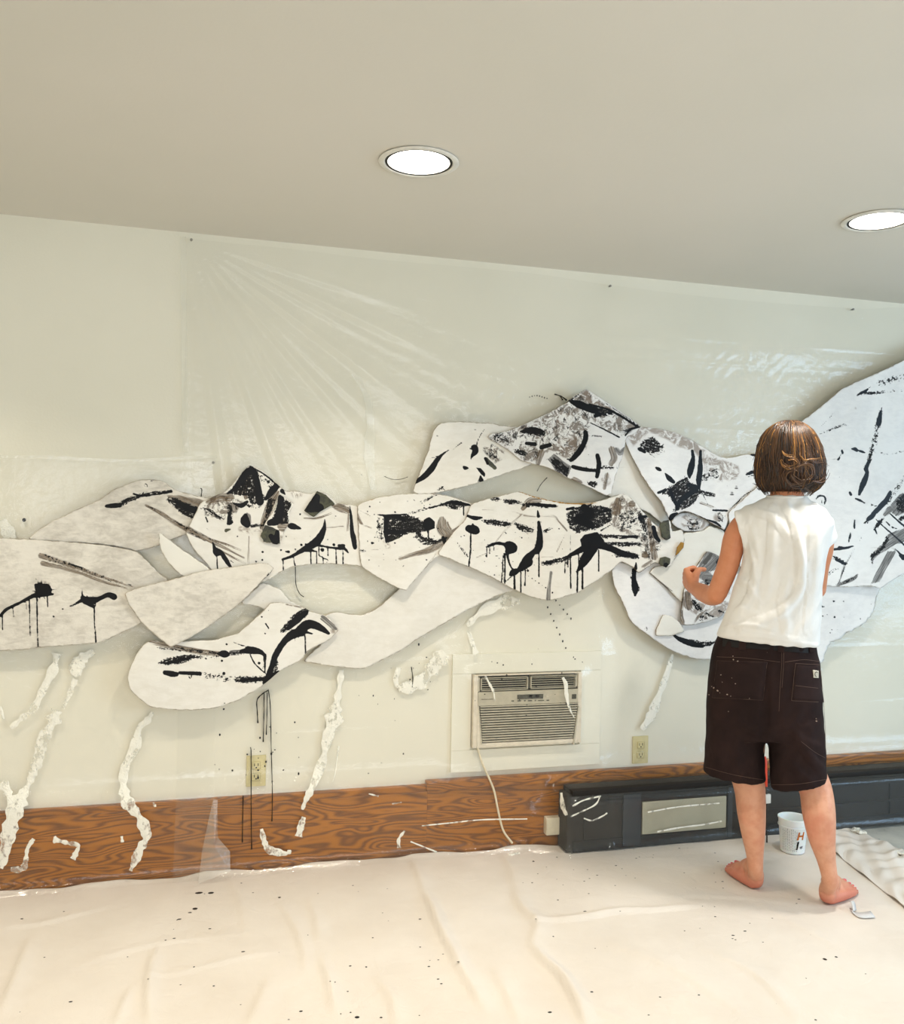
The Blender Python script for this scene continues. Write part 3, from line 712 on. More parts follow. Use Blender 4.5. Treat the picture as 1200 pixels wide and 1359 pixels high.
def piece(name, label, outline, off, m=None, paint=(), cell=2.0, seed=0, cat='paper cutout', group=None, lift=None, soft=True, parent=None, thick=.0028, amp=.7):
    out = ragged(rounded(outline) if soft else outline, seed+11, amp)
    x0, y0 = out.min(0)-cell; x1, y1 = out.max(0)+cell
    nx, ny = int((x1-x0)/cell)+2, int((y1-y0)/cell)+2
    gx = x0+cell*np.arange(nx); gy = y0+cell*np.arange(ny)
    CX_, CY_ = np.meshgrid(gx[:-1]+cell/2, gy[:-1]+cell/2)
    keep = (poly_sdf(np.stack([CX_.ravel(), CY_.ravel()], 1), out) > 0).reshape(ny-1, nx-1)
    jj, ii = np.nonzero(keep); i0 = jj*nx+ii
    quads = np.stack([i0, i0+nx, i0+nx+1, i0+1], 1)
    used, inv = np.unique(quads, return_inverse=True); quads = inv.reshape(-1, 4)
    G = np.stack([gx[used % nx], gy[used//nx]], 1)
    cnt = {}
    for q in quads:
        for k in range(4):
            a, b = q[k], q[(k+1) % 4]; key = (a, b) if a < b else (b, a)
            cnt[key] = None if key in cnt else (a, b)
    bed = [e for e in cnt.values() if e is not None]
    bv = np.unique(np.array(bed).ravel())
    fine = []
    for a, b in zip(out, np.roll(out, -1, 0)):
        k = max(1, int(np.hypot(*(b-a))/.5)); fine += [a+(b-a)*j/k for j in range(k)]
    fine = np.array(fine)
    for v in bv:
        d = ((fine-G[v])**2).sum(1); G[v] = fine[d.argmin()]
    edge = poly_sdf(G, out)
    at = {c: np.full(len(G), -20.0) for c in CH}; uv = np.zeros((len(G), 3)); uvb = np.full(len(G), -2.5)
    uv[:, 0] = G[:, 0]; uv[:, 1] = G[:, 1]
    for ch, pts in paint:
        if ch.endswith('P'):
            s = poly_sdf(G, pts); ch = ch[:-1]
            P_ = np.array(pts, float); c_ = P_-P_.mean(0); ev = np.linalg.svd(c_, full_matrices=False)[2]; u2 = (G-P_.mean(0))@ev.T
        else:
            q = smooth_w(pts) if len(pts) > 2 and ch != 'line' else pts
            s, u2 = seg_sdf(G, q, [a[2] for a in q])
        at[ch] = np.maximum(at[ch], s)
        if ch in ('dry', 'spr', 'wash', 'gry'):
            k = s > uvb; uv[k, :2] = u2[k]+np.array([seed*17.0, seed*9.0]); uvb[k] = s[k]
    base = onY(G, -off); X, Z = base[:, 0], base[:, 2]
    w = .003*np.sin(X*5.1+Z*3.3)+.002*np.sin(X*11+1.3)*np.sin(Z*9+.4)          # the same slow buckle for every panel
    if lift is not None: w = w+lift(G, edge)
    w = w+.0016*np.random.default_rng(seed).normal(size=4)@np.stack([np.sin(X*17), np.sin(Z*19+X*5), np.sin(X*29-Z*13), np.sin(Z*31)])*.5
    F3 = onY(G, -(off+w)); B3 = F3+np.array([0, thick, 0])
    n = len(G); V = np.concatenate([F3, B3])
    Fc = [tuple(q) for q in quads]+[tuple(q[::-1]+n) for q in quads]; mi = [0]*len(Fc)
    for a, b in bed: Fc.append((b, a, a+n, b+n)); mi.append(1)
    c = F3.mean(0); c[1] = -off
    attrs = {'a_edge': ('FLOAT', np.tile(edge, 2)), 'a_uv': ('FLOAT_VECTOR', np.concatenate([uv, uv]))}
    for k in CH: attrs['a_'+k] = ('FLOAT', np.tile(at[k], 2))
    o = fromdata(name, V-c, Fc, None, parent, True, None, [m or P_clean, M_edge], mi, attrs)
    o.location = c
    for e in o.data.polygons[2*len(quads):len(Fc)]: e.use_smooth = False
    if label: tag(o, label, cat, group)
    return o
def sc(fn, s, items):
    """paint lists written in zoomed-crop coordinates -> photo pixels"""
    out = []
    for ch, pts in items:
        if ch.endswith('P'): out.append((ch, fn(pts)))
        else: out.append((ch, [(x, y, a[2]/s) for (x, y), a in zip(fn([(a[0], a[1]) for a in pts]), pts)]))
    return out
def dots(n, box, r0, r1, seed, lines=0):
    r = np.random.default_rng(seed); o = []
    for _ in range(n): o.append(('ink', [(r.uniform(box[0], box[2]), r.uniform(box[1], box[3]), (r0+(r1-r0)*r.random()**2.5)*1.25)]))
    return o
def spikes(cx, cy, r, n, ln, seed, w=1.2):
    q = np.random.default_rng(seed); o = []
    for _ in range(n):
        a = q.uniform(0, 6.28); l = r+q.uniform(.2, 1)*ln
        o.append(('ink', [(cx+math.cos(a)*r*.8, cy+math.sin(a)*r*.8, w), (cx+math.cos(a)*l, cy+math.sin(a)*l, w*.2)]))
    return o
zA, zB, zC, zD, zE = zf(240, 600, 5), zf(460, 640, 5.4545), zf(640, 640, 4.4444), zf(630, 500, 5), zf(820, 550, 6)
zF, zG, zH, zI, zJ, zK = zf(800, 680, 6.472), zf(1060, 470, 6.472), zf(1060, 660, 5.907), zf(0, 600, 4.53), zf(160, 770, 4), zf(540, 540, 6.667)
def curl(px, py, rad, h):       # a corner or edge that stands further off the wall
    return lambda G, e: h*np.exp(-((G[:, 0]-px)**2+(G[:, 1]-py)**2)/rad**2)

LAY = [.034, .042, .050, .058, .066, .074]
# --- mound, upper left
piece('painted_cutout', 'greyish mound-shaped paper cutout at upper left with a black brush line along its top', [(36, 716), (47, 706), (67, 693), (100, 677), (133, 663), (150, 650), (180, 638), (200, 636), (217, 638), (232, 650), (252, 656), (285, 664), (300, 690), (285, 715), (262, 706), (247, 709), (228, 716), (208, 725), (182, 732), (160, 726), (133, 722), (100, 720), (60, 718)],
      LAY[1], P_rough, sc(zI, 4.53, [('ink', [(640, 325, 10), (680, 322, 15), (720, 320, 14)]), ('dry', [(710, 318, 16), (760, 295, 18), (800, 278, 16), (870, 255, 15), (960, 245, 12), (1030, 238, 12)]), ('ink', [(800, 250, 6), (850, 262, 7), (930, 255, 6), (1030, 235, 9)]),
        ('ink', [(863, 198, 2.5), (876, 190, 2.5), (888, 203, 2.5), (876, 212, 2.5), (864, 200, 2.5)]), ('ink', [(905, 175, 4), (930, 165, 3)]), ('wash', [(1010, 265, 6), (1080, 285, 26), (1180, 320, 40), (1300, 360, 40)]),
        ('dry', [(1010, 285, 12), (1060, 305, 28), (1120, 345, 40), (1190, 370, 44)]), ('ink', [(1060, 300, 8), (1120, 330, 18), (1178, 350, 22)]), ('wash', [(875, 318, 6), (940, 352, 12), (1020, 405, 13), (1100, 452, 14), (1200, 500, 16)]), ('dry', [(880, 318, 3), (980, 372, 4), (1110, 450, 9), (1190, 490, 9)]), ('ink', [(778, 485, 4)])]), seed=1)
# --- left grey panel
p1 = [('wash', [(245, 622, 16), (420, 680, 13), (600, 745, 9), (815, 815, 3)]), ('wash', [(255, 668, 14), (420, 708, 10), (620, 778, 8), (765, 820, 4)]), ('dry', [(250, 612, 6), (440, 680, 9), (560, 722, 5), (820, 812, 3)]),
      ('dry', [(290, 650, 5), (450, 690, 5), (700, 790, 4)]), ('ink', [(440, 680, 5), (490, 695, 5)]), ('ink', [(215, 800, 10), (255, 830, 38), (285, 815, 22), (300, 850, 10)]), ('ink', [(320, 855, 6), (250, 860, 12), (200, 865, 13), (120, 905, 9), (40, 945, 10), (5, 980, 9), (-30, 1000, 9)]),
      ('ink', [(14, 975, 4), (15, 1040, 4), (16, 1066, 5)]), ('ink', [(80, 915, 3), (82, 992, 5)]), ('ink', [(155, 900, 3), (157, 947, 4)]), ('ink', [(176, 890, 5), (180, 1000, 4.5), (182, 1105, 5)]), ('ink', [(220, 870, 5), (224, 1000, 5), (228, 1170, 5.5)]), ('ink', [(284, 865, 4), (287, 930, 4.5)]),
      ('ink', [(495, 865, 8), (510, 890, 22), (550, 895, 24), (600, 880, 14), (650, 858, 15), (685, 870, 20)]), ('ink', [(500, 885, 12), (450, 915, 6), (420, 928, 5)]), ('ink', [(520, 910, 10), (560, 928, 9), (575, 920, 5)]), ('ink', [(566, 930, 5), (570, 1040, 4.5), (577, 1143, 5.5)]),
      ('ink', [(404, 936, 3)]), ('ink', [(375, 945, 6)]), ('ink', [(322, 988, 7)]), ('ink', [(356, 970, 3)]), ('ink', [(388, 941, 2.5)]), ('ink', [(492, 820, 3), (494, 870, 6)])]
piece('painted_cutout', 'large grey brushed paper cutout at the left edge with two black splats and long drips', [(-60, 712), (0, 714), (43, 716), (90, 719), (133, 723), (160, 727), (182, 732), (196, 745), (210, 760), (222, 768), (224, 775), (200, 790), (190, 815), (187, 827), (176, 833), (155, 843), (133, 853), (100, 856), (66, 858), (33, 862), (0, 864), (-60, 866)],
      LAY[2], P_rough, sc(zI, 4.53, p1)+spikes(56, 782, 8, 22, 12, 3, .5)+spikes(113, 797, 5, 8, 12, 4, .5)+dots(8, (20, 730, 210, 840), .4, 1.0, 5), seed=2)
# --- thin leaf
piece('painted_cutout', 'small narrow white leaf-shaped paper cutout tucked behind the pointed grey wedge', [(210, 706), (222, 714), (247, 733), (258, 740), (275, 752), (280, 758), (262, 768), (247, 768), (232, 757), (222, 745), (213, 730)], LAY[3], P_plain, dots(3, (212, 705, 230, 720), .4, .8, 8), seed=3, lift=curl(214, 712, 25, .012))
# --- peaked panel with the dark mountain
p4 = [('mot', [(60, 330, 10)]), ('motP', [(150, 350), (200, 300), (300, 280), (420, 330), (320, 470), (230, 440), (160, 420)]), ('wash', [(180, 330, 14), (260, 300, 30), (330, 300, 26)]), ('dryP', [(296, 276), (350, 220), (395, 150), (430, 105), (470, 92), (520, 128), (520, 200), (560, 310), (500, 352), (465, 352), (440, 300), (380, 290)]),
      ('ink', [(468, 108, 16), (440, 140, 26), (400, 190, 24), (360, 240, 16), (310, 275, 6)]), ('ink', [(480, 120, 18), (500, 180, 22), (515, 250, 22), (525, 330, 26)]), ('ink', [(640, 220, 22), (605, 260, 24), (565, 310, 12)]), ('ink', [(460, 94, 4), (560, 152, 6), (655, 232, 6)]),
      ('wash', [(440, 170, 16), (420, 230, 22), (430, 300, 14)]), ('dry', [(600, 330, 30), (570, 430, 16), (545, 490, 12)]), ('wash', [(640, 270, 16), (600, 330, 26), (560, 440, 24), (540, 500, 16)]), ('inkP', [(664, 245), (682, 238), (697, 288), (655, 265)]), ('spr', [(540, 170, 30), (600, 220, 20)]),
      ('dryP', [(305, 342), (342, 342), (345, 480), (303, 488)]), ('ink', [(320, 400, 6), (318, 470, 12), (340, 465, 10)]), ('ink', [(350, 340, 6), (400, 355, 16), (440, 330, 10)]), ('dry', [(430, 345, 12), (490, 370, 8), (550, 355, 6)]), ('ink', [(430, 420, 14), (425, 455, 30), (440, 480, 24)]), ('gry', [(440, 430, 26), (445, 470, 20)]), ('dry', [(470, 490, 14), (540, 485, 14)]), ('brn', [(400, 510, 20), (520, 535, 18)]),
      ('dry', [(130, 372, 8), (180, 385, 14), (240, 425, 14), (285, 445, 8)]), ('ink', [(165, 430, 4), (178, 465, 5)]), ('ink', [(170, 505, 3), (182, 518, 3)]), ('grn', [(300, 520, 12), (330, 512, 5)]),
      ('wash', [(0, 492, 22), (90, 535, 22), (200, 590, 14), (300, 640, 10), (420, 700, 6)]), ('wash', [(200, 580, 6), (300, 612, 7), (400, 652, 3)]), ('wash', [(240, 640, 5), (330, 690, 5), (430, 740, 2)]), ('dry', [(0, 478, 4), (100, 530, 5), (220, 585, 5), (340, 630, 4)]), ('dry', [(60, 530, 8), (160, 590, 6)]),
      ('ink', [(212, 600, 4), (225, 640, 14), (240, 665, 26), (265, 665, 16), (290, 700, 16), (315, 740, 14), (335, 768, 8)]), ('ink', [(238, 680, 5), (243, 775, 5)]), ('ink', [(330, 720, 4), (350, 735, 3)]),
      ('ink', [(956, 448, 3), (952, 500, 14), (930, 555, 24), (900, 595, 28), (855, 625, 24), (800, 655, 16), (740, 690, 10), (675, 712, 8)]), ('ink', [(820, 650, 14), (870, 655, 8), (900, 660, 5)]), ('ink', [(900, 615, 12), (930, 622, 8), (985, 632, 7), (1050, 640, 9), (1085, 640, 10), (1112, 668, 6)]),
      ('ink', [(1015, 614, 10)]), ('ink', [(1050, 620, 10), (1080, 622, 12)]), ('ink', [(665, 650, 8)]), ('ink', [(690, 660, 4), (716, 662, 9)]), ('ink', [(760, 645, 7)]), ('ink', [(800, 615, 9)]), ('ink', [(830, 612, 7)]), ('ink', [(940, 648, 13)]),
      ('ink', [(679, 712, 4), (681, 785, 5)]), ('ink', [(748, 690, 4), (752, 730, 4), (761, 755, 5)]), ('ink', [(862, 665, 5), (864, 742, 5)]), ('ink', [(900, 662, 4), (902, 740, 5)]), ('ink', [(917, 630, 4), (918, 685, 4), (942, 698, 4), (945, 742, 4)]), ('ink', [(975, 640, 4), (976, 690, 4)]), ('ink', [(945, 705, 3), (975, 715, 4), (965, 738, 4)]), ('ink', [(1030, 642, 4), (1033, 742, 5)]), ('ink', [(1077, 640, 4), (1077, 742, 5)]),
      ('ink', [(1122, 360, 4), (1130, 430, 10), (1136, 520, 14), (1146, 570, 18), (1156, 632, 15)]), ('wash', [(1112, 370, 5), (1108, 520, 4)]), ('ink', [(543, 663, 9)]), ('ink', [(540, 715, 7)]), ('ink', [(500, 727, 8)]), ('ink', [(375, 560, 6)]), ('ink', [(792, 412, 7)]), ('ink', [(755, 575, 5)]), ('ink', [(975, 580, 5)]), ('ink', [(1027, 425, 5)]), ('ink', [(1020, 438, 4)]),
      ('wash', [(1010, 360, 8), (1060, 370, 28), (1110, 390, 20)]), ('wash', [(820, 440, 4), (900, 440, 6), (1000, 405, 4)]), ('wash', [(960, 505, 2), (1080, 492, 2)]), ('ink', [(715, 490, 8), (740, 492, 22), (795, 507, 6)]), ('och', [(640, 180, 0)]), ('brn', [(770, 270, 40)]), ('wash', [(450, 560, 3), (448, 760, 3)])]
pk = piece('painted_cutout', 'white paper cutout with a small black mountain peak and a row of black drips', [(246, 706), (252, 696), (258, 684), (266, 667), (283, 659), (297, 654), (310, 641), (321, 627), (331, 617), (345, 623), (358, 633), (371, 645), (379, 652), (395, 651), (411, 656), (421, 652), (434, 655), (447, 668), (466, 670), (484, 674), (488, 700), (486, 735), (482, 752), (458, 749), (420, 748), (392, 751), (376, 757), (356, 770), (330, 778), (300, 770), (281, 757), (270, 743), (260, 733), (252, 720)],
      LAY[2], P_clean, sc(zA, 5, p4)+[('ink', [(333, 609, .7), (334, 618, 2.4)])]+dots(26, (370, 655, 480, 745), .3, .9, 21), cell=1.5, seed=4, lift=curl(250, 712, 18, .006))
def scrap(pts, paint, s, seed, fn, off, m=None):
    return piece('glued_scrap', None, fn(pts), off, m or P_clean, sc(fn, s, paint), 1.5, seed, soft=False, thick=.0012, amp=.3)
def child_piece(par, *a, **k):
    o = scrap(*a, **k); o.parent = par; o.location = Vector(o.location)-Vector(par.location); return o
child_piece(pk, [(652, 278), (752, 340), (722, 400), (722, 470), (690, 515), (660, 617), (550, 600), (525, 560), (560, 470), (620, 380)], [('dryP', [(655, 285), (745, 340), (715, 400), (720, 480), (640, 480), (580, 480), (620, 400)]), ('ink', [(665, 300, 20), (660, 380, 26), (640, 450, 30), (590, 470, 20)]), ('grnP', [(530, 560), (555, 480), (610, 500), (655, 520), (660, 610), (552, 598)]), ('ink', [(600, 560, 18), (630, 590, 24), (640, 530, 14)]), ('wash', [(680, 490, 40)]), ('brn', [(670, 570, 20)])], 5, 31, zA, LAY[2]+.008)
child_piece(pk, [(905, 258), (965, 285), (1030, 350), (995, 355), (925, 395), (882, 432), (818, 388)], [('grnP', [(900, 255), (970, 280), (1040, 355), (990, 360), (880, 436), (812, 388)]), ('ink', [(900, 300, 24), (880, 360, 34), (850, 380, 20), (920, 370, 30)])], 5, 32, zA, LAY[2]+.008)
# --- centre strip with the downward triangle
p5 = [('dryP', [(268, 238), (440, 232), (540, 262), (540, 350), (430, 385), (290, 445)]), ('ink', [(285, 250, 14), (285, 350, 18), (290, 430, 10)]), ('ink', [(285, 360, 22), (400, 358, 14), (490, 342, 5)]), ('ink', [(280, 250, 14), (360, 245, 14), (420, 280, 10)]), ('ink', [(225, 236, 5), (330, 240, 8), (440, 232, 6)]), ('dry', [(430, 230, 6), (540, 205, 10), (620, 180, 10), (700, 162, 12), (780, 145, 20), (880, 162, 12)]), ('ink', [(600, 190, 5), (700, 160, 7), (760, 145, 12), (860, 160, 12), (896, 166, 5)]),
      ('dry', [(720, 160, 16), (790, 175, 26), (850, 172, 12)]), ('gry', [(430, 300, 40), (500, 310, 40), (560, 330, 30)]), ('dry', [(340, 290, 30), (460, 300, 30), (560, 320, 40)]), ('inkP', [(560, 270), (600, 250), (640, 285), (638, 335), (600, 350), (595, 400), (575, 340), (550, 320)]), ('dry', [(520, 300, 30), (530, 400, 26), (600, 425, 26), (660, 430, 16)]), ('ink', [(590, 340, 5), (592, 402, 5)]), ('grn', [(300, 420, 18), (380, 400, 8)]), ('ink', [(350, 440, 8)]),
      ('wash', [(690, 265, 20), (700, 330, 50), (730, 380, 40), (700, 430, 24)]), ('wash', [(760, 370, 22), (850, 312, 14), (890, 290, 4)]), ('wash', [(690, 435, 26), (600, 490, 24), (460, 530, 14), (385, 552, 12)]), ('dry', [(720, 400, 16), (650, 435, 16), (560, 445, 14)]), ('ink', [(700, 400, 12), (715, 440, 14)]), ('ink', [(706, 440, 3), (707, 540, 3)]),
      ('dry', [(540, 148, 12), (600, 116, 12), (650, 92, 10)]), ('ink', [(847, 175, 5), (848, 238, 5)]), ('wash', [(40, 190, 8), (70, 240, 16), (110, 300, 8)]), ('dry', [(50, 200, 6), (80, 260, 8)]), ('wash', [(60, 290, 3), (180, 330, 3)]), ('wash', [(60, 190, 2), (160, 235, 2)]), ('ink', [(167, 176, 7)]), ('ink', [(152, 213, 6)]), ('ink', [(200, 233, 5)]), ('ink', [(185, 440, 9)]), ('ink', [(205, 400, 7)]), ('ink', [(195, 440, 7)]), ('dry', [(70, 495, 10), (130, 495, 10)]), ('wash', [(175, 490, 4), (230, 490, 4)]), ('wash', [(650, 510, 5), (560, 640, 2)]), ('och', [(110, 132, 4), (190, 124, 4)]), ('brn', [(300, 470, 20), (240, 330, 16)]), ('spr', [(250, 260, 30), (240, 400, 30)]), ('brn', [(60, 240, 30)])]
piece('painted_cutout', 'white paper strip in the centre with a black block, brown smears and a downward point', [(474, 672), (480, 667), (493, 663), (508, 659), (523, 657), (550, 655), (577, 655), (600, 659), (625, 668), (650, 672), (650, 720), (640, 742), (605, 745), (583, 737), (570, 748), (555, 765), (545, 776), (540, 784), (529, 781), (504, 768), (490, 759), (480, 752), (477, 735), (476, 700)],
      LAY[3], P_clean, sc(zB, 5.4545, p5)+dots(110, (462, 660, 600, 775), .25, 1.1, 22), cell=1.5, seed=5, lift=curl(537, 782, 22, .008))
# --- lower wavy white panel
piece('painted_cutout', 'plain white wavy paper cutout below the centre, crossing from lower left to upper right', [(402, 878), (418, 862), (443, 840), (432, 828), (428, 818), (443, 812), (460, 814), (480, 817), (500, 808), (515, 795), (528, 783), (545, 765), (560, 745), (590, 732), (640, 745), (690, 770), (683, 783), (662, 790), (640, 800), (616, 812), (593, 826), (570, 839), (550, 851), (535, 862), (510, 875), (483, 888), (460, 886), (437, 884), (420, 881)], LAY[0], P_clean, dots(5, (430, 760, 650, 870), .4, .9, 6), seed=6)
# --- flap and round lower left cutout
piece('painted_cutout', 'small white paper flap with a brown torn edge above the rounded lower left cutout', [(318, 800), (333, 786), (348, 772), (372, 782), (384, 797), (412, 810), (395, 828), (370, 822), (352, 812), (348, 807), (333, 803)], LAY[0], P_clean, dots(6, (325, 780, 380, 815), .4, 1, 9), seed=7)
p8 = [('wash', [(150, 325, 6), (240, 345, 14), (420, 378, 16), (540, 392, 12)]), ('dry', [(260, 350, 5), (400, 372, 8), (530, 390, 8)]), ('dry', [(200, 360, 6), (400, 382, 5), (540, 396, 4)]), ('ink', [(520, 390, 8), (552, 392, 20), (575, 395, 8)]), ('dry', [(580, 388, 10), (640, 385, 12)]), ('gry', [(590, 385, 14), (650, 380, 12)]),
      ('ink', [(640, 378, 10), (690, 372, 20), (740, 380, 14), (770, 402, 6)]), ('ink', [(700, 358, 4), (640, 345, 3), (600, 330, 2)]), ('ink', [(770, 395, 5), (768, 440, 5), (766, 488, 4)]), ('ink', [(760, 400, 3), (757, 470, 3)]), ('ink', [(690, 400, 4), (715, 445, 4), (765, 492, 4)]), ('ink', [(735, 440, 8)]),
      ('dry', [(205, 440, 8), (280, 428, 24), (380, 408, 16), (440, 405, 6)]), ('spr', [(430, 410, 14), (520, 405, 10)]), ('ink', [(240, 440, 6), (300, 430, 10), (380, 405, 6)]), ('ink', [(235, 490, 12), (268, 497, 16), (298, 500, 12)]), ('ink', [(315, 492, 9), (420, 496, 11)]), ('ink', [(362, 510, 3), (370, 522, 3), (378, 508, 3)]), ('spr', [(420, 500, 16), (560, 520, 20), (650, 528, 20)]), ('dry', [(620, 530, 18), (700, 528, 20), (785, 522, 14)]), ('ink', [(640, 530, 6), (780, 525, 10)]), ('ink', [(548, 495, 9)]),
      ('ink', [(765, 545, 12), (785, 505, 14), (805, 455, 15), (825, 395, 17), (870, 325, 17), (920, 285, 24), (962, 280, 18)]), ('dry', [(860, 270, 14), (920, 215, 26), (970, 175, 24), (1005, 150, 8)]), ('ink', [(890, 255, 12), (935, 210, 20), (985, 170, 12)]), ('ink', [(940, 280, 24), (985, 240, 26), (1020, 235, 22), (1065, 255, 18), (1105, 282, 8)]), ('ink', [(980, 285, 4), (982, 388, 4.5)]), ('ink', [(780, 520, 14), (840, 484, 6)]), ('ink', [(975, 272, 10), (1020, 285, 3)]), ('dry', [(830, 430, 10), (820, 490, 12)]),
      ('ink', [(563, 340, 6)]), ('ink', [(605, 210, 5)]), ('ink', [(538, 428, 6)]), ('ink', [(750, 195, 6)]), ('ink', [(768, 283, 5)]), ('ink', [(770, 230, 4), (787, 256, 4)]), ('ink', [(785, 160, 4)]), ('gry', [(1075, 200, 14), (1140, 255, 12)]), ('wash', [(880, 130, 4), (960, 145, 4)]), ('brn', [(1130, 270, 16)]), ('ink', [(553, 652, 4)])]
piece('painted_cutout', 'rounded white paper cutout at lower left with a black plant-like brush stroke', zJ([(36, 520), (48, 470), (80, 400), (118, 345), (160, 318), (250, 330), (380, 322), (500, 318), (560, 298), (622, 284), (690, 225), (770, 150), (800, 118), (870, 120), (960, 140), (1010, 165), (1082, 186), (1130, 225), (1160, 265), (1110, 315), (1040, 350), (985, 385), (960, 425), (900, 455), (840, 485), (790, 530), (720, 585), (620, 640), (500, 680), (400, 690), (300, 690), (160, 675), (100, 630), (50, 580)]),
      LAY[2], P_clean, sc(zJ, 4, p8)+spikes(392, 843, 3, 8, 9, 12, .4), cell=1.6, seed=8, lift=lambda G, e: .010*np.exp(-((G[:, 0]-175)**2+(G[:, 1]-900)**2)/60**2)+.006)
# --- pointed grey wedge on top
piece('painted_cutout', 'blank pointed grey-white wedge-shaped paper cutout on top of the left pieces', [(165, 787), (180, 781), (200, 776), (225, 770), (247, 764), (265, 759), (280, 756), (305, 753), (327, 750), (345, 747), (356, 748), (364, 754), (356, 764), (345, 774), (330, 790), (318, 801), (300, 815), (280, 829), (265, 839), (250, 848), (238, 853), (227, 860), (218, 852), (206, 843), (192, 830), (186, 824), (178, 812), (171, 803)],
      LAY[4], P_rough, dots(16, (180, 760, 350, 845), .4, 1.1, 14)+[('och', [(165, 789, 1.5), (167, 797, 1.6)]), ('dry', [(352, 768, 2), (362, 757, 1.5)])], seed=9, lift=curl(226, 858, 30, .010))
# --- white boulder with swoosh
p10 = [('ink', [(80, 665, 16), (110, 645, 20), (160, 610, 26), (220, 545, 28), (262, 480, 22), (310, 425, 12), (382, 374, 3)]), ('dry', [(130, 650, 10), (200, 590, 12)]), ('ink', [(205, 457, 3), (260, 440, 5), (300, 430, 6)]), ('ink', [(388, 398, 2), (440, 350, 5), (488, 316, 5)]), ('ink', [(590, 360, 24), (605, 360, 26), (605, 395, 28), (580, 430, 14), (566, 468, 3)]), ('ink', [(560, 368, 8), (630, 380, 6)]), ('ink', [(615, 340, 6), (638, 275, 5), (685, 200, 4)]), ('ink', [(500, 528, 8), (518, 540, 18), (540, 542, 8)]),
       ('grnP', [(685, 448), (712, 442), (800, 540), (780, 562), (720, 515)]), ('ink', [(695, 455, 12), (715, 500, 14)]), ('inkP', [(610, 535), (655, 540), (695, 590), (688, 622), (660, 600)]), ('gry', [(670, 575, 16)]), ('inkP', [(626, 666), (650, 598), (682, 645), (678, 662)]), ('dry', [(255, 745, 6), (310, 715, 14), (335, 732, 10)]), ('ink', [(280, 740, 5), (320, 712, 5)]), ('motP', [(660, 370), (740, 320), (870, 390), (840, 470), (780, 500), (700, 420)]), ('spr', [(760, 420, 50)]), ('gry', [(270, 255, 8)]), ('gry', [(605, 200, 8)]), ('spr', [(350, 690, 4), (440, 625, 6)]), ('ink', [(650, 470, 3)])]
piece('painted_cutout', 'white boulder-shaped paper cutout left of the mountain with a black swoosh', [(583, 562), (576, 570), (572, 582), (569, 597), (561, 618), (553, 637), (548, 652), (555, 656), (576, 655), (600, 650), (620, 645), (637, 640), (655, 634), (672, 628), (695, 621), (715, 612), (740, 600), (735, 575), (700, 565), (677, 566), (655, 562), (637, 561), (610, 559)], LAY[2], P_clean, sc(zK, 6.667, p10), cell=1.6, seed=10, lift=lambda G, e: .008+.010*np.exp(-((G[:, 0]-640)**2+(G[:, 1]-642)**2)/40**2))
# --- mountain and its neighbours
p11 = [('motP', [(85, 400), (200, 365), (400, 290), (620, 170), (742, 82), (850, 170), (1000, 270), (1085, 335), (1000, 390), (950, 400), (900, 380), (780, 290), (760, 380), (740, 480), (640, 555), (560, 520), (440, 500), (420, 560), (330, 560), (230, 480)]), ('brnP', [(700, 130), (742, 85), (850, 170), (960, 240), (880, 230), (780, 190)]), ('brnP', [(560, 400), (720, 395), (640, 550), (540, 520)]),
       ('ink', [(640, 165, 10), (690, 182, 26), (745, 205, 24), (800, 225, 22)]), ('dry', [(760, 200, 24), (830, 232, 30), (900, 240, 22)]), ('ink', [(760, 182, 6), (880, 215, 8), (960, 255, 8), (1080, 330, 8)]), ('ink', [(800, 260, 12), (830, 250, 14)]), ('dry', [(300, 362, 10), (370, 360, 30), (450, 375, 26)]), ('ink', [(320, 365, 10), (380, 352, 20), (440, 365, 18)]), ('ink', [(345, 442, 12), (400, 448, 14)]), ('ink', [(445, 468, 16), (500, 452, 14)]), ('dry', [(280, 490, 20), (330, 510, 20)]),
       ('ink', [(735, 368, 14), (738, 400, 18), (722, 450, 18), (695, 495, 20), (665, 530, 18), (640, 555, 12)]), ('dry', [(650, 550, 20), (620, 545, 10)]), ('ink', [(655, 598, 14), (700, 610, 14), (760, 620, 12), (800, 622, 10)]), ('dry', [(700, 608, 16), (800, 620, 14), (850, 602, 12), (945, 605, 8)]), ('ink', [(815, 522, 14), (825, 570, 16), (822, 610, 16), (812, 662, 14)]), ('ink', [(765, 303, 4), (860, 350, 5), (962, 402, 5)]), ('dry', [(765, 390, 6), (860, 402, 6)]),
       ('gryP', [(485, 545), (525, 510), (645, 600), (615, 672), (540, 630)]), ('dryP', [(495, 545), (525, 525), (640, 610), (612, 668), (540, 622)]), ('wash', [(445, 500, 20), (420, 575, 16)]), ('dry', [(750, 700, 10), (790, 715, 26)]), ('wash', [(660, 685, 20), (700, 700, 16)]), ('brn', [(870, 690, 36)]), ('wash', [(880, 650, 14), (860, 740, 12)]), ('wash', [(910, 480, 20), (925, 540, 24), (905, 580, 16)]), ('gry', [(940, 480, 14), (965, 505, 16), (995, 480, 14)]),
       ('ink', [(1000, 392, 5), (1030, 352, 8), (1065, 340, 7), (1108, 332, 5)]), ('ink', [(610, 172, 4), (650, 145, 6), (742, 84, 2)]), ('brn', [(600, 280, 60)]), ('spr', [(120, 420, 30), (180, 400, 40)]), ('ink', [(1035, 665, 3)]), ('ink', [(860, 170, 2), (1000, 262, 3), (1090, 325, 2)])]
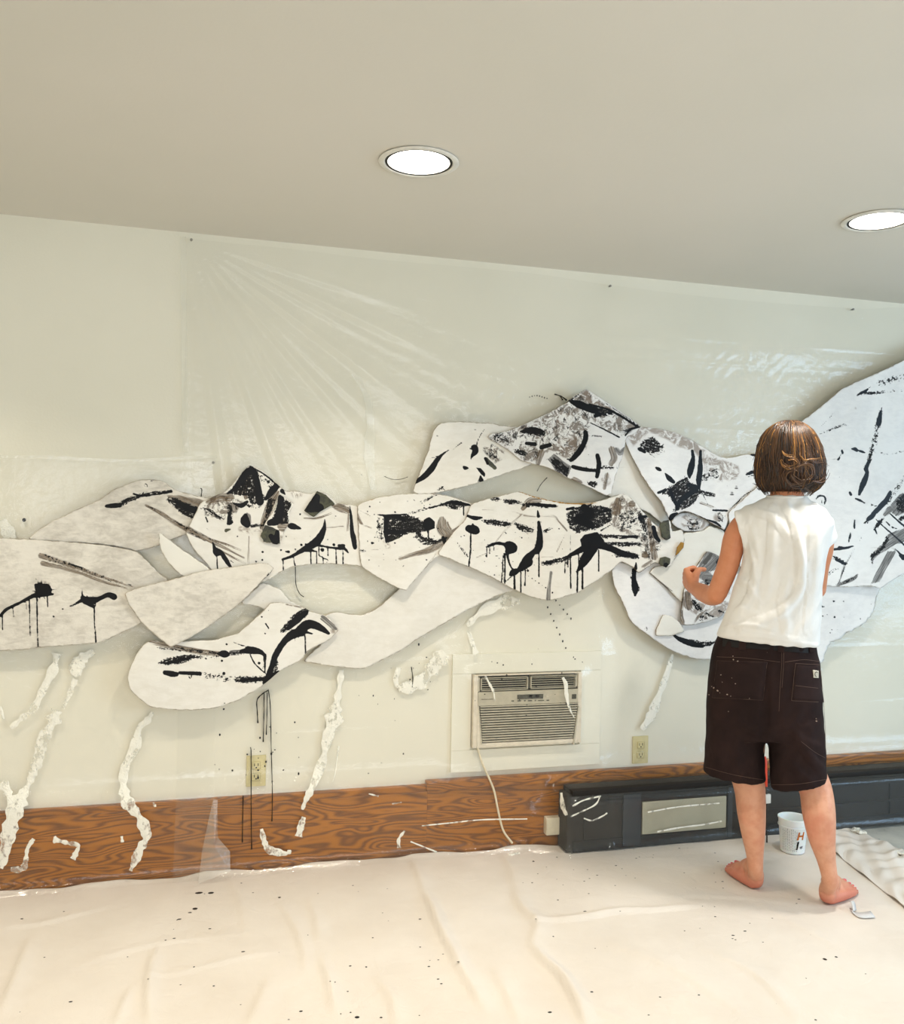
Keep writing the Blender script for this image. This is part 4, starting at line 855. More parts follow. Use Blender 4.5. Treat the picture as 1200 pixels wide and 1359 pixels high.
piece('painted_cutout', 'plain cream paper sheet hanging between the mountain and its right neighbour', zD([(900, 420), (990, 398), (1040, 500), (1100, 600), (1160, 710), (1230, 800), (1275, 870), (1300, 950), (1260, 990), (1150, 900), (1000, 840), (900, 800), (850, 760), (860, 600)]), LAY[0], P_plain, dots(3, (820, 620, 860, 650), .4, .8, 3)+[('wash', [(1030*.2+630, 605*.2+500, .25), (940*.2+630, 603*.2+500, .25)])], seed=11)
mt = piece('painted_cutout', 'peaked mountain paper cutout mottled brown and black, topmost on the wall', zD([(84, 402), (112, 376), (200, 365), (330, 315), (480, 245), (612, 170), (645, 138), (692, 108), (742, 80), (800, 115), (900, 185), (1000, 250), (1108, 328), (1060, 380), (1010, 400), (1000, 440), (985, 520), (950, 620), (925, 700), (905, 780), (870, 788), (800, 752), (700, 706), (600, 662), (540, 628), (480, 600), (420, 585), (370, 574), (310, 558), (230, 490), (150, 440)]),
      LAY[4], P_cool, sc(zD, 5, p11)+dots(20, (690, 560, 830, 640), .3, .8, 23), cell=1.5, seed=12, lift=lambda G, e: .012*np.exp(-((G[:, 0]-750)**2+(G[:, 1]-632)**2)/60**2))
p12 = [('brnP', [(70, 160), (200, 98), (350, 118), (480, 150), (620, 220), (700, 285), (800, 350), (960, 400), (975, 470), (940, 520), (800, 540), (690, 475), (690, 400), (610, 300), (480, 260), (400, 205), (250, 140), (120, 260)]), ('brn', [(560, 250, 30)]), ('dryP', [(165, 275), (195, 205), (280, 170), (345, 235), (335, 300), (270, 320)]), ('ink', [(170, 275, 14), (215, 298, 12)]), ('ink', [(250, 310, 3), (300, 345, 2)]), ('spr', [(330, 270, 50)]), ('brn', [(150, 170, 50)]),
       ('ink', [(303, 424, 8), (325, 435, 16), (346, 445, 6)]), ('ink', [(378, 468, 5), (408, 508, 20), (445, 538, 14)]), ('ink', [(594, 290, 12), (600, 345, 16), (588, 410, 26), (575, 460, 24), (572, 505, 8)]), ('ink', [(660, 290, 10), (658, 345, 14), (656, 440, 22), (645, 530, 22), (652, 600, 5)]), ('dryP', [(310, 628), (430, 558), (500, 520), (545, 480), (580, 540), (640, 560), (672, 630), (600, 690), (470, 772), (440, 765), (460, 735), (400, 650)]), ('ink', [(420, 600, 14), (440, 660, 14), (470, 720, 16)]), ('ink', [(560, 560, 16), (620, 590, 26), (560, 640, 20), (500, 690, 18), (470, 750, 14)]), ('ink', [(320, 625, 10), (380, 600, 12)]), ('dry', [(650, 605, 16), (700, 630, 22), (765, 640, 16)]),
       ('dry', [(445, 765, 10), (530, 735, 20), (600, 690, 20), (640, 640, 12)]), ('wash', [(660, 700, 8), (760, 740, 8)]), ('ink', [(758, 763, 7), (870, 766, 9)]), ('wash', [(730, 750, 2), (780, 745, 3), (780, 790, 2)]), ('ink', [(1022, 480, 6), (1058, 464, 14), (1095, 456, 10)]), ('ink', [(1040, 496, 3), (1090, 484, 5)]), ('ink', [(1068, 322, 10), (1110, 326, 12)]), ('gry', [(945, 580, 12)]), ('gry', [(910, 630, 14)]), ('ink', [(880, 765, 2), (950, 705, 6), (1000, 650, 5), (1100, 590, 3)]), ('ink', [(470, 788, 12), (435, 815, 24), (415, 845, 14)]), ('ink', [(520, 770, 3), (600, 790, 4), (700, 835, 6), (780, 862, 10), (840, 910, 4)]), ('brn', [(800, 820, 40)]), ('spr', [(820, 820, 40)]), ('spr', [(760, 470, 50), (640, 520, 20)]), ('ink', [(680, 640, 3), (720, 720, 2)])]
piece('painted_cutout', 'white paper cutout right of the mountain with a black trapezoid and two black legs', zE([(48, 188), (80, 140), (120, 112), (200, 98), (350, 118), (480, 150), (600, 210), (700, 270), (800, 330), (870, 350), (1000, 322), (1120, 308), (1240, 300), (1300, 420), (1220, 560), (1120, 640), (1000, 720), (930, 780), (880, 850), (850, 922), (800, 890), (750, 868), (700, 835), (640, 808), (590, 785), (540, 772), (500, 778), (470, 800), (440, 830), (415, 855), (400, 810), (350, 700), (280, 615), (220, 530), (150, 410), (95, 300)]),
      LAY[3], P_cool, sc(zE, 6, p12)+dots(14, (930, 600, 1000, 680), .3, .8, 24), cell=1.5, seed=13, lift=lambda G, e: .005*np.exp(-((G[:, 0]-868)**2+(G[:, 1]-655)**2)/45**2))
piece('painted_cutout', 'small lens-shaped paper cutout with brown marks below the black trapezoid', zE([(425, 860), (450, 815), (490, 788), (560, 776), (640, 798), (700, 832), (735, 860), (718, 900), (690, 925), (640, 936), (530, 930), (460, 893)]), LAY[1], P_cool, sc(zE, 6, [('brn', [(560, 850, 60)]), ('brn', [(650, 870, 50)]), ('spr', [(600, 880, 60)]), ('wash', [(600, 900, 12), (630, 830, 5)])]), cell=1.6, seed=14)
# --- centre right scalloped panel
p6 = [('och', [(222, 54, 3), (300, 85, 4), (400, 107, 5), (480, 122, 6), (620, 127, 5), (690, 116, 3)]), ('dry', [(50, 102, 6), (80, 98, 14), (110, 100, 5)]), ('dry', [(135, 112, 14), (185, 116, 18), (230, 124, 8)]), ('wash', [(240, 155, 12), (285, 112, 22), (340, 108, 14)]), ('dry', [(240, 135, 12), (310, 132, 16), (400, 142, 12), (440, 140, 8)]), ('ink', [(290, 130, 8), (350, 135, 10), (430, 140, 10)]), ('wash', [(0, 162, 1.5), (150, 170, 1.5), (240, 190, 2)]),
      ('dryP', [(495, 185), (530, 150), (640, 125), (770, 150), (765, 230), (690, 275), (560, 305), (505, 270)]), ('ink', [(600, 150, 22), (640, 190, 26), (560, 220, 22), (640, 250, 22)]), ('ink', [(500, 160, 8), (540, 150, 8)]), ('ink', [(690, 180, 6), (735, 165, 12)]), ('inkP', [(578, 340), (600, 310), (680, 292), (722, 345), (700, 380), (660, 402), (590, 400)]), ('ink', [(655, 385, 30), (610, 450, 30), (580, 500, 16), (556, 530, 4)]), ('ink', [(600, 390, 20), (545, 418, 14), (500, 440, 6)]), ('dry', [(360, 480, 14), (420, 470, 18), (520, 440, 14)]), ('ink', [(385, 475, 10), (410, 468, 10)]),
      ('ink', [(680, 370, 20), (750, 388, 20), (830, 420, 18), (910, 436, 12)]), ('dry', [(800, 420, 26), (915, 436, 18)]), ('dry', [(700, 318, 14), (800, 322, 14), (915, 322, 12)]), ('dry', [(720, 365, 16), (850, 365, 16), (935, 365, 12)]), ('ink', [(840, 322, 8), (910, 320, 8)]), ('ink', [(700, 285, 5), (770, 245, 3)]), ('motP', [(760, 130), (830, 70), (900, 135), (960, 195), (1040, 285), (1060, 380), (1010, 470), (940, 440), (930, 330), (800, 290), (750, 240)]), ('brn', [(790, 150, 40)]), ('wash', [(800, 110, 20), (790, 170, 30)]), ('spr', [(860, 220, 60)]), ('spr', [(980, 320, 40)]),
      ('wash', [(985, 220, 10), (1000, 320, 18), (1015, 440, 20)]), ('dry', [(925, 180, 14), (945, 230, 20), (962, 285, 14)]), ('ink', [(930, 210, 12), (975, 200, 8)]), ('ink', [(1010, 265, 12), (1025, 320, 14), (1045, 345, 10)]), ('wash', [(885, 130, 20)]), ('wash', [(960, 430, 20)]),
      ('ink', [(327, 165, 4), (332, 200, 10)]), ('ink', [(334, 235, 9), (340, 300, 16), (338, 360, 22), (325, 400, 22), (300, 415, 16), (270, 450, 26), (240, 495, 24), (215, 520, 12)]), ('ink', [(215, 520, 12), (185, 532, 20), (165, 548, 6)]), ('ink', [(270, 470, 30), (245, 490, 26)]), ('ink', [(335, 420, 4), (335, 558, 5)]), ('ink', [(255, 510, 3), (252, 608, 5)]), ('ink', [(228, 530, 4), (228, 655, 5)]), ('ink', [(190, 545, 6), (192, 628, 7)]),
      ('ink', [(130, 368, 8), (160, 375, 28), (180, 390, 28), (150, 410, 16)]), ('ink', [(130, 365, 10), (90, 360, 9), (60, 368, 9), (25, 382, 5)]), ('ink', [(127, 420, 4), (120, 500, 4), (115, 592, 5)]), ('ink', [(136, 420, 5), (134, 500, 5), (133, 596, 5)]), ('ink', [(150, 400, 14), (150, 435, 8), (165, 490, 5), (190, 525, 5)]), ('ink', [(27, 385, 3), (27, 440, 4)]), ('ink', [(45, 370, 4), (44, 420, 4)]), ('ink', [(70, 365, 3), (70, 400, 3)]), ('ink', [(190, 540, 4), (135, 590, 4)]),
      ('dry', [(0, 228, 8), (60, 236, 20), (130, 246, 18)]), ('dry', [(195, 248, 12), (250, 275, 22), (300, 285, 12)]), ('dry', [(350, 298, 8), (380, 285, 12), (415, 270, 6)]), ('wash', [(70, 365, 2.5), (150, 270, 5), (230, 193, 4)]), ('wash', [(440, 410, 3), (480, 330, 3), (500, 295, 2)]), ('ink', [(520, 310, 2), (518, 440, 3)]), ('wash', [(100, 370, 2), (290, 300, 2)]), ('wash', [(245, 195, 4), (320, 205, 4), (420, 200, 4), (450, 230, 5), (500, 285, 4)]), ('wash', [(350, 440, 1.5), (440, 440, 1.5)]),
      ('ink', [(520, 440, 4), (523, 625, 5)]), ('ink', [(492, 450, 4), (488, 535, 4)]), ('ink', [(505, 440, 4), (506, 500, 4)]), ('ink', [(564, 520, 5), (560, 648, 6)]), ('ink', [(592, 490, 5), (592, 628, 6)]), ('ink', [(688, 400, 4), (688, 524, 5)]), ('ink', [(570, 420, 4), (570, 480, 4)]), ('gry', [(408, 530, 6), (395, 620, 9), (392, 690, 14)]), ('ink', [(100, 450, 5)]), ('ink', [(80, 435, 4)]), ('ink', [(270, 522, 7)]), ('ink', [(908, 474, 4), (905, 510, 11)]),
      ('wash', [(930, 530, 4), (1030, 470, 4)]), ('wash', [(940, 500, 3), (960, 490, 8), (1000, 465, 8)])]+[('ink', [(275+20*i, 553+14*i, 4+2*math.sin(i*3))]) for i in range(9)]
pz = sc(zB, 5.4545, [('ink', [(885, 335, 26), (925, 345, 34), (950, 355, 16)]), ('ink', [(915, 300, 5), (918, 320, 10)]), ('ink', [(899, 370, 6), (898, 480, 6), (885, 608, 6)]), ('ink', [(720, 216, 3), (800, 230, 4), (880, 245, 9), (930, 260, 16), (980, 256, 7)]), ('dry', [(985, 285, 8), (1060, 292, 18), (1140, 300, 22), (1190, 300, 10)]), ('dry', [(1010, 460, 6), (1060, 445, 8)]), ('wash', [(940, 545, 3), (1100, 480, 4)]), ('dry', [(800, 440, 5), (860, 520, 10), (880, 555, 5)])])
sp6 = piece('painted_cutout', 'wide scalloped paper cutout in the centre with a black star burst and long black drips', [(580, 735), (590, 722), (602, 706), (618, 690), (625, 669), (640, 664), (660, 659), (683, 653), (690, 652), (706, 658), (730, 664), (760, 668), (788, 667), (805, 662), (819, 657), (827, 655), (836, 659), (847, 671), (858, 684), (868, 695), (876, 700), (880, 692), (890, 690), (892, 706), (906, 702), (909, 717), (906, 722), (898, 738), (890, 752), (884, 753), (877, 748), (867, 747), (857, 755), (848, 761), (842, 754), (832, 748), (824, 745), (812, 757), (792, 771), (766, 787), (741, 795), (727, 797), (707, 793), (681, 782), (662, 771), (640, 760), (612, 748)],
      LAY[4], P_clean, sc(zC, 4.4444, p6)+pz+dots(120, (590, 690, 720, 770), .25, .9, 25)+dots(40, (700, 690, 880, 760), .25, .9, 26), cell=1.5, seed=15)
child_piece(sp6, [(1046, 250), (1070, 228), (1102, 222), (1112, 330), (1085, 345), (1058, 322)], [('grn', [(1080, 280, 60)]), ('ink', [(1108, 200, 5), (1114, 345, 7)]), ('spr', [(1060, 320, 20)])], 4.4444, 33, zC, LAY[4]+.009)
child_piece(sp6, [(1042, 480), (1050, 446), (1080, 438), (1112, 450), (1108, 480), (1086, 504)], [('grn', [(1080, 470, 60)]), ('ink', [(1085, 490, 16)])], 4.4444, 34, zC, LAY[4]+.009)
child_piece(sp6, [(1145, 415), (1150, 385), (1172, 352), (1192, 358), (1188, 385), (1160, 418), (1135, 440)], [('och', [(1165, 395, 70)])], 4.4444, 35, zC, LAY[4]+.009)
# --- lower right bowl and what lies on it
p14 = [('ink', [(285, 425, 5), (283, 470, 16), (268, 540, 18), (272, 600, 24), (280, 655, 30), (278, 715, 10)]), ('dry', [(280, 470, 30), (265, 560, 26), (285, 660, 38)]), ('ink', [(605, 1050, 8), (650, 1082, 18), (720, 1112, 26), (790, 1135, 24), (860, 1150, 14)]), ('dry', [(760, 1115, 30), (860, 1135, 26), (960, 1118, 20), (995, 1088, 8)]), ('spr', [(900, 1120, 26)]), ('spr', [(370, 1000, 20)]), ('ink', [(610, 1155, 3)])]
piece('painted_cutout', 'big white bowl-shaped paper cutout left of the person with a black crescent low on it', zF([(76, 500), (100, 455), (140, 420), (210, 440), (300, 300), (500, 260), (760, 250), (1000, 300), (1400, 300), (1680, 500), (1700, 900), (1600, 1180), (1300, 1230), (1000, 1250), (910, 1266), (800, 1260), (680, 1226), (560, 1172), (440, 1092), (380, 1045), (320, 1008), (268, 960), (230, 920), (205, 850), (170, 770), (130, 700), (98, 630), (86, 570)]),
      LAY[1], P_cool, sc(zF, 6.472, p14), cell=2, seed=16, lift=curl(825, 800, 40, .008))
piece('painted_cutout', 'plain cream paper sheet beside the raised hand of the person', zF([(690, 175), (780, 172), (870, 155), (912, 112), (1040, 150), (1120, 300), (1100, 600), (1000, 800), (700, 792), (620, 722), (540, 640), (470, 580), (398, 518), (440, 470), (560, 440), (600, 400), (680, 262)]), LAY[2], P_plain, sc(zF, 6.472, [('gry', [(405, 522, 6), (500, 615, 14), (590, 680, 8)]), ('wash', [(700, 342, 1.2), (850, 345, 1.2)])]), seed=17)
p15 = [('gryP', [(890, 335), (1000, 372), (1020, 470), (960, 500), (880, 520), (840, 580), (790, 520)]), ('brnP', [(700, 690), (780, 640), (1000, 560), (1100, 700), (1090, 840), (980, 915), (860, 930), (740, 840)]), ('spr', [(900, 620, 60)]), ('gry', [(920, 370, 40), (960, 390, 30), (880, 450, 40)]), ('grn', [(880, 430, 20), (930, 360, 16)]), ('gry', [(900, 560, 50)]), ('dry', [(780, 770, 22), (820, 815, 28), (850, 840, 14)]), ('wash', [(730, 700, 26), (735, 790, 40), (750, 830, 10)]), ('wash', [(890, 840, 8), (830, 890, 12), (785, 950, 4)]), ('dry', [(890, 870, 16), (950, 900, 14)]), ('dry', [(1000, 850, 16), (1040, 860, 12)]), ('ink', [(985, 430, 14), (1000, 400, 10)]), ('wash', [(695, 690, 7), (680, 860, 9), (690, 940, 16)]), ('ink', [(693, 680, 3), (680, 800, 4), (678, 900, 3)]), ('ink', [(790, 485, 3), (890, 335, 2)]), ('wash', [(660, 970, 2), (760, 965, 2)]), ('spr', [(860, 900, 40)]), ('ink', [(740, 880, 4)])]
piece('painted_cutout', 'narrow strip of paper with grey and brown strokes behind the raised forearm', zF([(895, 328), (1000, 370), (1060, 500), (1100, 700), (1110, 830), (1000, 905), (900, 940), (780, 968), (690, 968), (668, 905), (680, 780), (700, 650), (750, 560), (800, 470)]), LAY[3], P_cool, sc(zF, 6.472, p15), cell=1.6, seed=18)
piece('painted_cutout', 'small blank white scrap of paper on the bowl-shaped cutout above the crescent', zF([(515, 880), (560, 882), (600, 892), (680, 962), (705, 1025), (640, 1045), (590, 1062), (458, 1062), (456, 1012), (490, 940)]), LAY[2], P_plain, seed=19)
# --- right edge
g16 = [('ink', [(498, 357, 5), (535, 335, 12), (580, 312, 10), (620, 278, 3)]), ('dry', [(540, 335, 16), (610, 335, 18), (680, 330, 16), (740, 325, 10)]), ('ink', [(580, 325, 5), (605, 340, 6)]), ('spr', [(720, 320, 12), (906, 310, 10), (1000, 310, 10)]), ('spr', [(690, 250, 30), (906, 190, 30)]), ('ink', [(568, 384, 6)]), ('ink', [(598, 378, 4)]), ('dry', [(710, 460, 10), (702, 510, 22), (695, 560, 26), (685, 610, 26)]), ('ink', [(706, 490, 10), (698, 550, 20), (688, 600, 22)]), ('spr', [(680, 620, 26), (650, 760, 26), (620, 850, 20)]), ('dry', [(640, 780, 12), (620, 860, 20), (600, 930, 20), (575, 990, 20)]),
       ('ink', [(605, 920, 14), (580, 985, 18), (590, 1020, 16), (565, 1090, 26), (540, 1150, 22), (522, 1205, 12)]), ('ink', [(455, 815, 6), (488, 816, 16), (500, 832, 8)]), ('ink', [(515, 828, 8), (545, 838, 11), (572, 847, 5)]), ('spr', [(640, 850, 10), (720, 855, 12), (906, 840, 10)]), ('ink', [(375, 832, 11), (378, 850, 10)]), ('ink', [(366, 855, 2), (345, 900, 10), (325, 910, 4)]), ('gry', [(230, 915, 1.5), (330, 902, 1.5)]), ('ink', [(442, 1190, 12), (450, 1208, 12)]), ('ink', [(487, 1240, 5), (520, 1252, 11), (570, 1280, 5)]), ('spr', [(560, 1275, 8), (620, 1298, 14), (690, 1305, 10)]),
       ('spr', [(920, 1030, 12), (850, 1140, 22), (760, 1250, 22)]), ('ink', [(740, 1275, 16), (690, 1325, 22), (640, 1372, 18)]), ('ink', [(190, 625, 2.5), (240, 572, 3)]), ('ink', [(262, 548, 4), (282, 532, 4)]), ('spr', [(282, 530, 4), (320, 485, 3)]), ('dry', [(185, 690, 6), (260, 655, 9), (330, 625, 13), (380, 612, 11), (440, 608, 4)]), ('ink', [(150, 1245, 6), (175, 1218, 9), (215, 1218, 7), (232, 1250, 9), (222, 1285, 8)]), ('ink', [(195, 1240, 2), (200, 1280, 4)]), ('ink', [(352, 1055, 3)]), ('brn', [(490, 465, 10)])]
h16 = [('ink', [(720, -40, 14), (690, 20, 20), (645, 70, 22), (625, 95, 16)]), ('ink', [(600, 130, 10), (565, 158, 20), (540, 175, 10)]), ('dry', [(620, 100, 16), (560, 165, 22), (520, 205, 10)]), ('spr', [(760, -40, 20), (700, 40, 24)]), ('ink', [(441, 178, 7), (437, 240, 9)]), ('ink', [(425, 255, 2), (412, 270, 4), (402, 315, 9), (388, 366, 4)]), ('ink', [(282, 408, 10), (330, 402, 12), (380, 395, 10), (442, 378, 4)]), ('ink', [(320, 395, 14), (350, 398, 12)]), ('dry', [(275, 470, 14), (320, 495, 22), (375, 525, 14)]), ('ink', [(290, 485, 10), (340, 510, 12), (365, 525, 8)]), ('ink', [(493, 312, 4), (472, 355, 2)]), ('gry', [(440, 400, 2), (380, 500, 5), (350, 560, 8), (325, 640, 7), (300, 685, 4)]), ('ink', [(360, 560, 6), (340, 600, 6)]),
       ('gry', [(300, 690, 8), (380, 660, 16), (440, 630, 14), (465, 608, 6)]), ('dry', [(310, 688, 8), (390, 655, 12), (460, 615, 10)]), ('spr', [(195, 640, 12), (250, 590, 14), (300, 560, 12)]), ('ink', [(200, 630, 3), (300, 565, 3)]), ('gryP', [(563, 682), (632, 664), (770, 420), (698, 424)]), ('gryP', [(565, 460), (620, 395), (680, 350), (700, 290), (830, 240), (900, 220), (900, 330), (760, 370), (640, 440), (580, 500)]), ('dryP', [(555, 450), (640, 390), (690, 300), (720, 320), (680, 400), (600, 470), (575, 540), (565, 490)]), ('ink', [(603, 170, 4), (640, 205, 5), (700, 258, 6), (760, 310, 6), (830, 375, 8)]), ('ink', [(685, 190, 4), (715, 220, 6)]), ('ink', [(735, 235, 7), (770, 246, 4)]), ('ink', [(718, 128, 6), (780, 185, 7), (840, 235, 9)]), ('gryP', [(720, 60), (790, -20), (900, -60), (900, 90), (770, 150), (740, 130)]), ('dryP', [(760, 30), (827, -30), (900, -20), (880, 140), (770, 110)]), ('ink', [(780, 0, 5), (860, 60, 6)]), ('ink', [(800, 455, 14), (822, 470, 24)]), ('ink', [(755, 402, 4), (810, 455, 8)]), ('dry', [(595, 260, 10), (625, 210, 22), (665, 165, 12)]), ('ink', [(600, 250, 8), (615, 290, 4)]), ('gry', [(680, 130, 20), (720, 90, 24)]), ('wash', [(560, 400, 2), (700, 385, 2), (760, 420, 2)]), ('dryP', [(820, 300), (900, 260), (900, 330)]), ('ink', [(800, 0, 6), (850, -40, 8)]), ('dry', [(800, 170, 20), (870, 130, 20)])]
piece('painted_cutout', 'largest white paper cutout at the right edge with a tall black stroke and dark scribble', [(1290, 440), (1200, 478), (1160, 497), (1117, 516), (1100, 531), (1083, 545), (1066, 557), (1045, 580), (1025, 615), (1003, 648), (985, 664), (966, 680), (972, 720), (985, 760), (1020, 772), (1060, 775), (1100, 778), (1130, 779), (1155, 777), (1168, 781), (1172, 779), (1185, 770), (1200, 761), (1240, 742), (1290, 720)],
      LAY[4], P_cool, sc(zG, 6.472, g16)+sc(zH, 5.907, h16), cell=1.8, seed=20, lift=lambda G, e: np.clip((G[:, 0]-1060)/140, 0, 1)*.035*np.exp(-np.maximum(e, 0)/60))
piece('painted_cutout', 'torn-edged white paper cutout low at right, speckled black, just right of the person', [(1010, 760), (1080, 768), (1168, 770), (1171, 778), (1166, 786), (1163, 797), (1161, 806), (1156, 815), (1150, 826), (1136, 834), (1127, 838), (1120, 843), (1110, 850), (1103, 852), (1098, 862), (1092, 878), (1080, 884), (1010, 880)],
      LAY[3], P_cool, dots(46, (1088, 776, 1160, 840), .3, 1.3, 27)+[('ink', [(1093, 805, 1.5)]), ('ink', [(1107, 798, 1.6)]), ('ink', [(1142, 821, 1.2)])], seed=21, amp=2.2, soft=False)
# ------------------------------------------------------------------ canvas drop cloth on the floor
def canvas_mat(name, c1, c2, bs=1.0):
    T = NT(name); p = T.pos()
    n = T.noise(p, 2.2, 4, .6); w = T.noise(T.scale(p, (1, 1, 1)), 420, 2, .5); c = T.noise(p, 14, 4, .6, .8)
    col = T.mix(T.step(n, .3, .7), c1, c2)
    h = T.math('ADD', T.math('MULTIPLY', w, .15), T.math('MULTIPLY', c, 1.0))
    return T.done(T.bsdf(col, .85, .15, T.bump(h, .35*bs, .012)))
M_canvas = canvas_mat('canvas_drop_cloth', lin(221, 213, 203), lin(213, 204, 193))
def segd(X, Y, pts):
    best = np.full(X.shape, 9.0); side = np.zeros(X.shape); tt = np.zeros(X.shape); n = len(pts)-1
    for i in range(n):
        a, b = np.array(pts[i][:2]), np.array(pts[i+1][:2]); ab = b-a; l2 = ab@ab+1e-12
        t = np.clip(((X-a[0])*ab[0]+(Y-a[1])*ab[1])/l2, 0, 1); dx, dy = X-a[0]-t*ab[0], Y-a[1]-t*ab[1]; d = np.hypot(dx, dy)
        k = d < best; best = np.where(k, d, best); side = np.where(k, np.sign(ab[0]*dy-ab[1]*dx), side); tt = np.where(k, (i+t)/n, tt)
    return best, side, tt
CREASE = [([(560, 1182), (572, 1205), (581, 1230), (600, 1265), (612, 1290)], .020, .016), ([(706, 1257), (724, 1280), (745, 1300), (764, 1330), (778, 1362)], .024, .017), ([(700, 1224), (740, 1223), (775, 1220), (820, 1212), (880, 1208), (930, 1203)], .014, .014),
          ([(683, 1190), (694, 1208), (712, 1226), (706, 1257)], .014, .022), ([(40, 1243), (28, 1275), (12, 1315), (0, 1345)], .011, .016), ([(207, 1258), (198, 1290), (195, 1330), (198, 1359)], .013, .014), ([(368, 1195), (390, 1230), (402, 1262), (405, 1290)], .008, .016), ([(425, 1272), (436, 1305), (444, 1345)], .011, .014),
          ([(175, 1310), (162, 1335), (152, 1362)], .009, .012), ([(600, 1268), (615, 1295), (630, 1320), (645, 1345)], .012, .018), ([(410, 1195), (420, 1225), (423, 1255)], .007, .016), ([(90, 1288), (200, 1255), (330, 1240)], .004, .02), ([(190, 1298), (240, 1292), (330, 1270), (400, 1262)], .004, .016), ([(0, 1232), (60, 1225), (140, 1205)], .005, .02),
          ([(545, 1140), (556, 1165), (561, 1182)], .010, .02), ([(665, 1130), (680, 1160), (690, 1200)], .008, .03), ([(800, 1250), (900, 1290), (1000, 1359)], .005, .03), ([(940, 1262), (1010, 1300), (1060, 1359)], .006, .02), ([(760, 1330), (800, 1345), (840, 1362)], .006, .02), ([(655, 1285), (672, 1320), (690, 1362)], .008, .02), ([(300, 1160), (320, 1200), (330, 1250)], .005, .03), ([(960, 1165), (1060, 1230), (1200, 1300)], .003, .03), ([(850, 1190), (980, 1192), (1090, 1206)], .003, .02), ([(500, 1300), (520, 1330), (525, 1362)], .008, .016), ([(355, 1300), (345, 1330), (330, 1362)], .008, .02)]
CW = [([tuple(q) for q in onZ(catmull(c, 4), .006)], h, w) for c, h, w in CREASE]
bc_ = Z1(1052, 1130, .01)
def cloth_h(X, Y):
    z = .006+.003*(1+np.sin(X*3.1+1.2*np.sin(Y*2.2)))*(1+np.sin(Y*2.7+X))*.5
    z = z+.0016*np.sin(X*13+2*np.sin(Y*5))*np.sin(Y*9+X*3)+.0008*np.sin(X*31+Y*17)
    for pts, h, w in CW:
        d, s, t = segd(X, Y, pts); f = np.sin(np.pi*np.clip(t*.96+.02, 0, 1))**.6
        ww = np.where(s > 0, w*1.7, w*.55); z = z+h*f*np.exp(-(d/ww)**2)
    for fx, fy, fr_ in ((2.0, -.49, .17), (2.24, -.71, .17), (bc_.x, bc_.y, .10)):
        k = np.exp(-((np.hypot(X-fx, Y-fy))/fr_)**4); z = z*(1-k)+.0065*k
    return z
back = np.array([tuple(Z1(x, y, .006))[:2] for x, y in ((-160, 1203), (0, 1188), (100, 1178), (170, 1171), (330, 1155), (420, 1146), (505, 1139), (600, 1130), (690, 1121), (760, 1114), (860, 1107), (960, 1101), (1088, 1094))])
rt = np.array([tuple(Z1(x, y, .006))[:2] for x, y in ((1088, 1094), (1108, 1118), (1150, 1150), (1200, 1190), (1330, 1290))])
def cloth(u, v):
    yb0 = np.interp(2.0, back[:, 0], back[:, 1])
    Yg = rt[0, 1]*(1-v)+(-3.42)*v
    xr = np.interp(-Yg, -rt[:, 1], rt[:, 0])
    X = -1.7+(xr+1.7)*u
    Yb = np.minimum(np.interp(X, back[:, 0], back[:, 1]), -.03)+.004*np.sin(X*21)+.003*np.sin(X*47)
    q = np.clip(v, 0, 1); Y = Yb*(1-q)+(-3.42)*q
    Z = cloth_h(X, Y)+.010*np.exp(-v/.006)*(1+.6*np.sin(X*16))
    return np.stack([X, Y, Z], 1)
V, Fc = gridmesh(np.linspace(0, 1, 430), np.linspace(0, 1, 300)**1.15, cloth)
dc = tag(fromdata('drop_cloth', V, Fc, M_canvas, None, True), 'cream canvas drop cloth spread wrinkled over the whole floor', 'drop cloth')
sol = dc.modifiers.new('thickness', 'SOLIDIFY'); sol.thickness = .0015; sol.offset = -1
mb = MB()
sp = [(264, 1185, 3), (280, 1185, 3), (259, 1206, 3), (252, 1211, 1.4), (238, 1220, 1.6), (235, 1221, 1), (371, 1191, 1.8), (320, 1172, 1.2), (316, 1167, 1.2), (700, 1133, 2.2), (1095, 1273, 2.5), (1110, 1270, 1.6), (474, 1350, 2)]
q_ = np.random.default_rng(5)
sp += [(q_.uniform(10, 1150), q_.uniform(1175, 1355), q_.uniform(.5, 1.4)) for _ in range(90)]+[(q_.uniform(690, 960), q_.uniform(1125, 1175), q_.uniform(.5, 1.3)) for _ in range(36)]
for x, y, r in sp:
    c = Z1(x, y, .01); h = float(cloth_h(np.array([c.x]), np.array([c.y]))[0])+.0018; c = Z1(x, y, h)
    bmesh.ops.create_circle(mb.bm, cap_ends=True, radius=r*1.1/360, segments=7, matrix=Matrix.Translation((c.x, c.y, h)) @ Matrix.Scale(q_.uniform(.8, 1.6), 4, (1, 0, 0)))
mb.build('paint_speckle', M_ink, dc, kind='stuff')
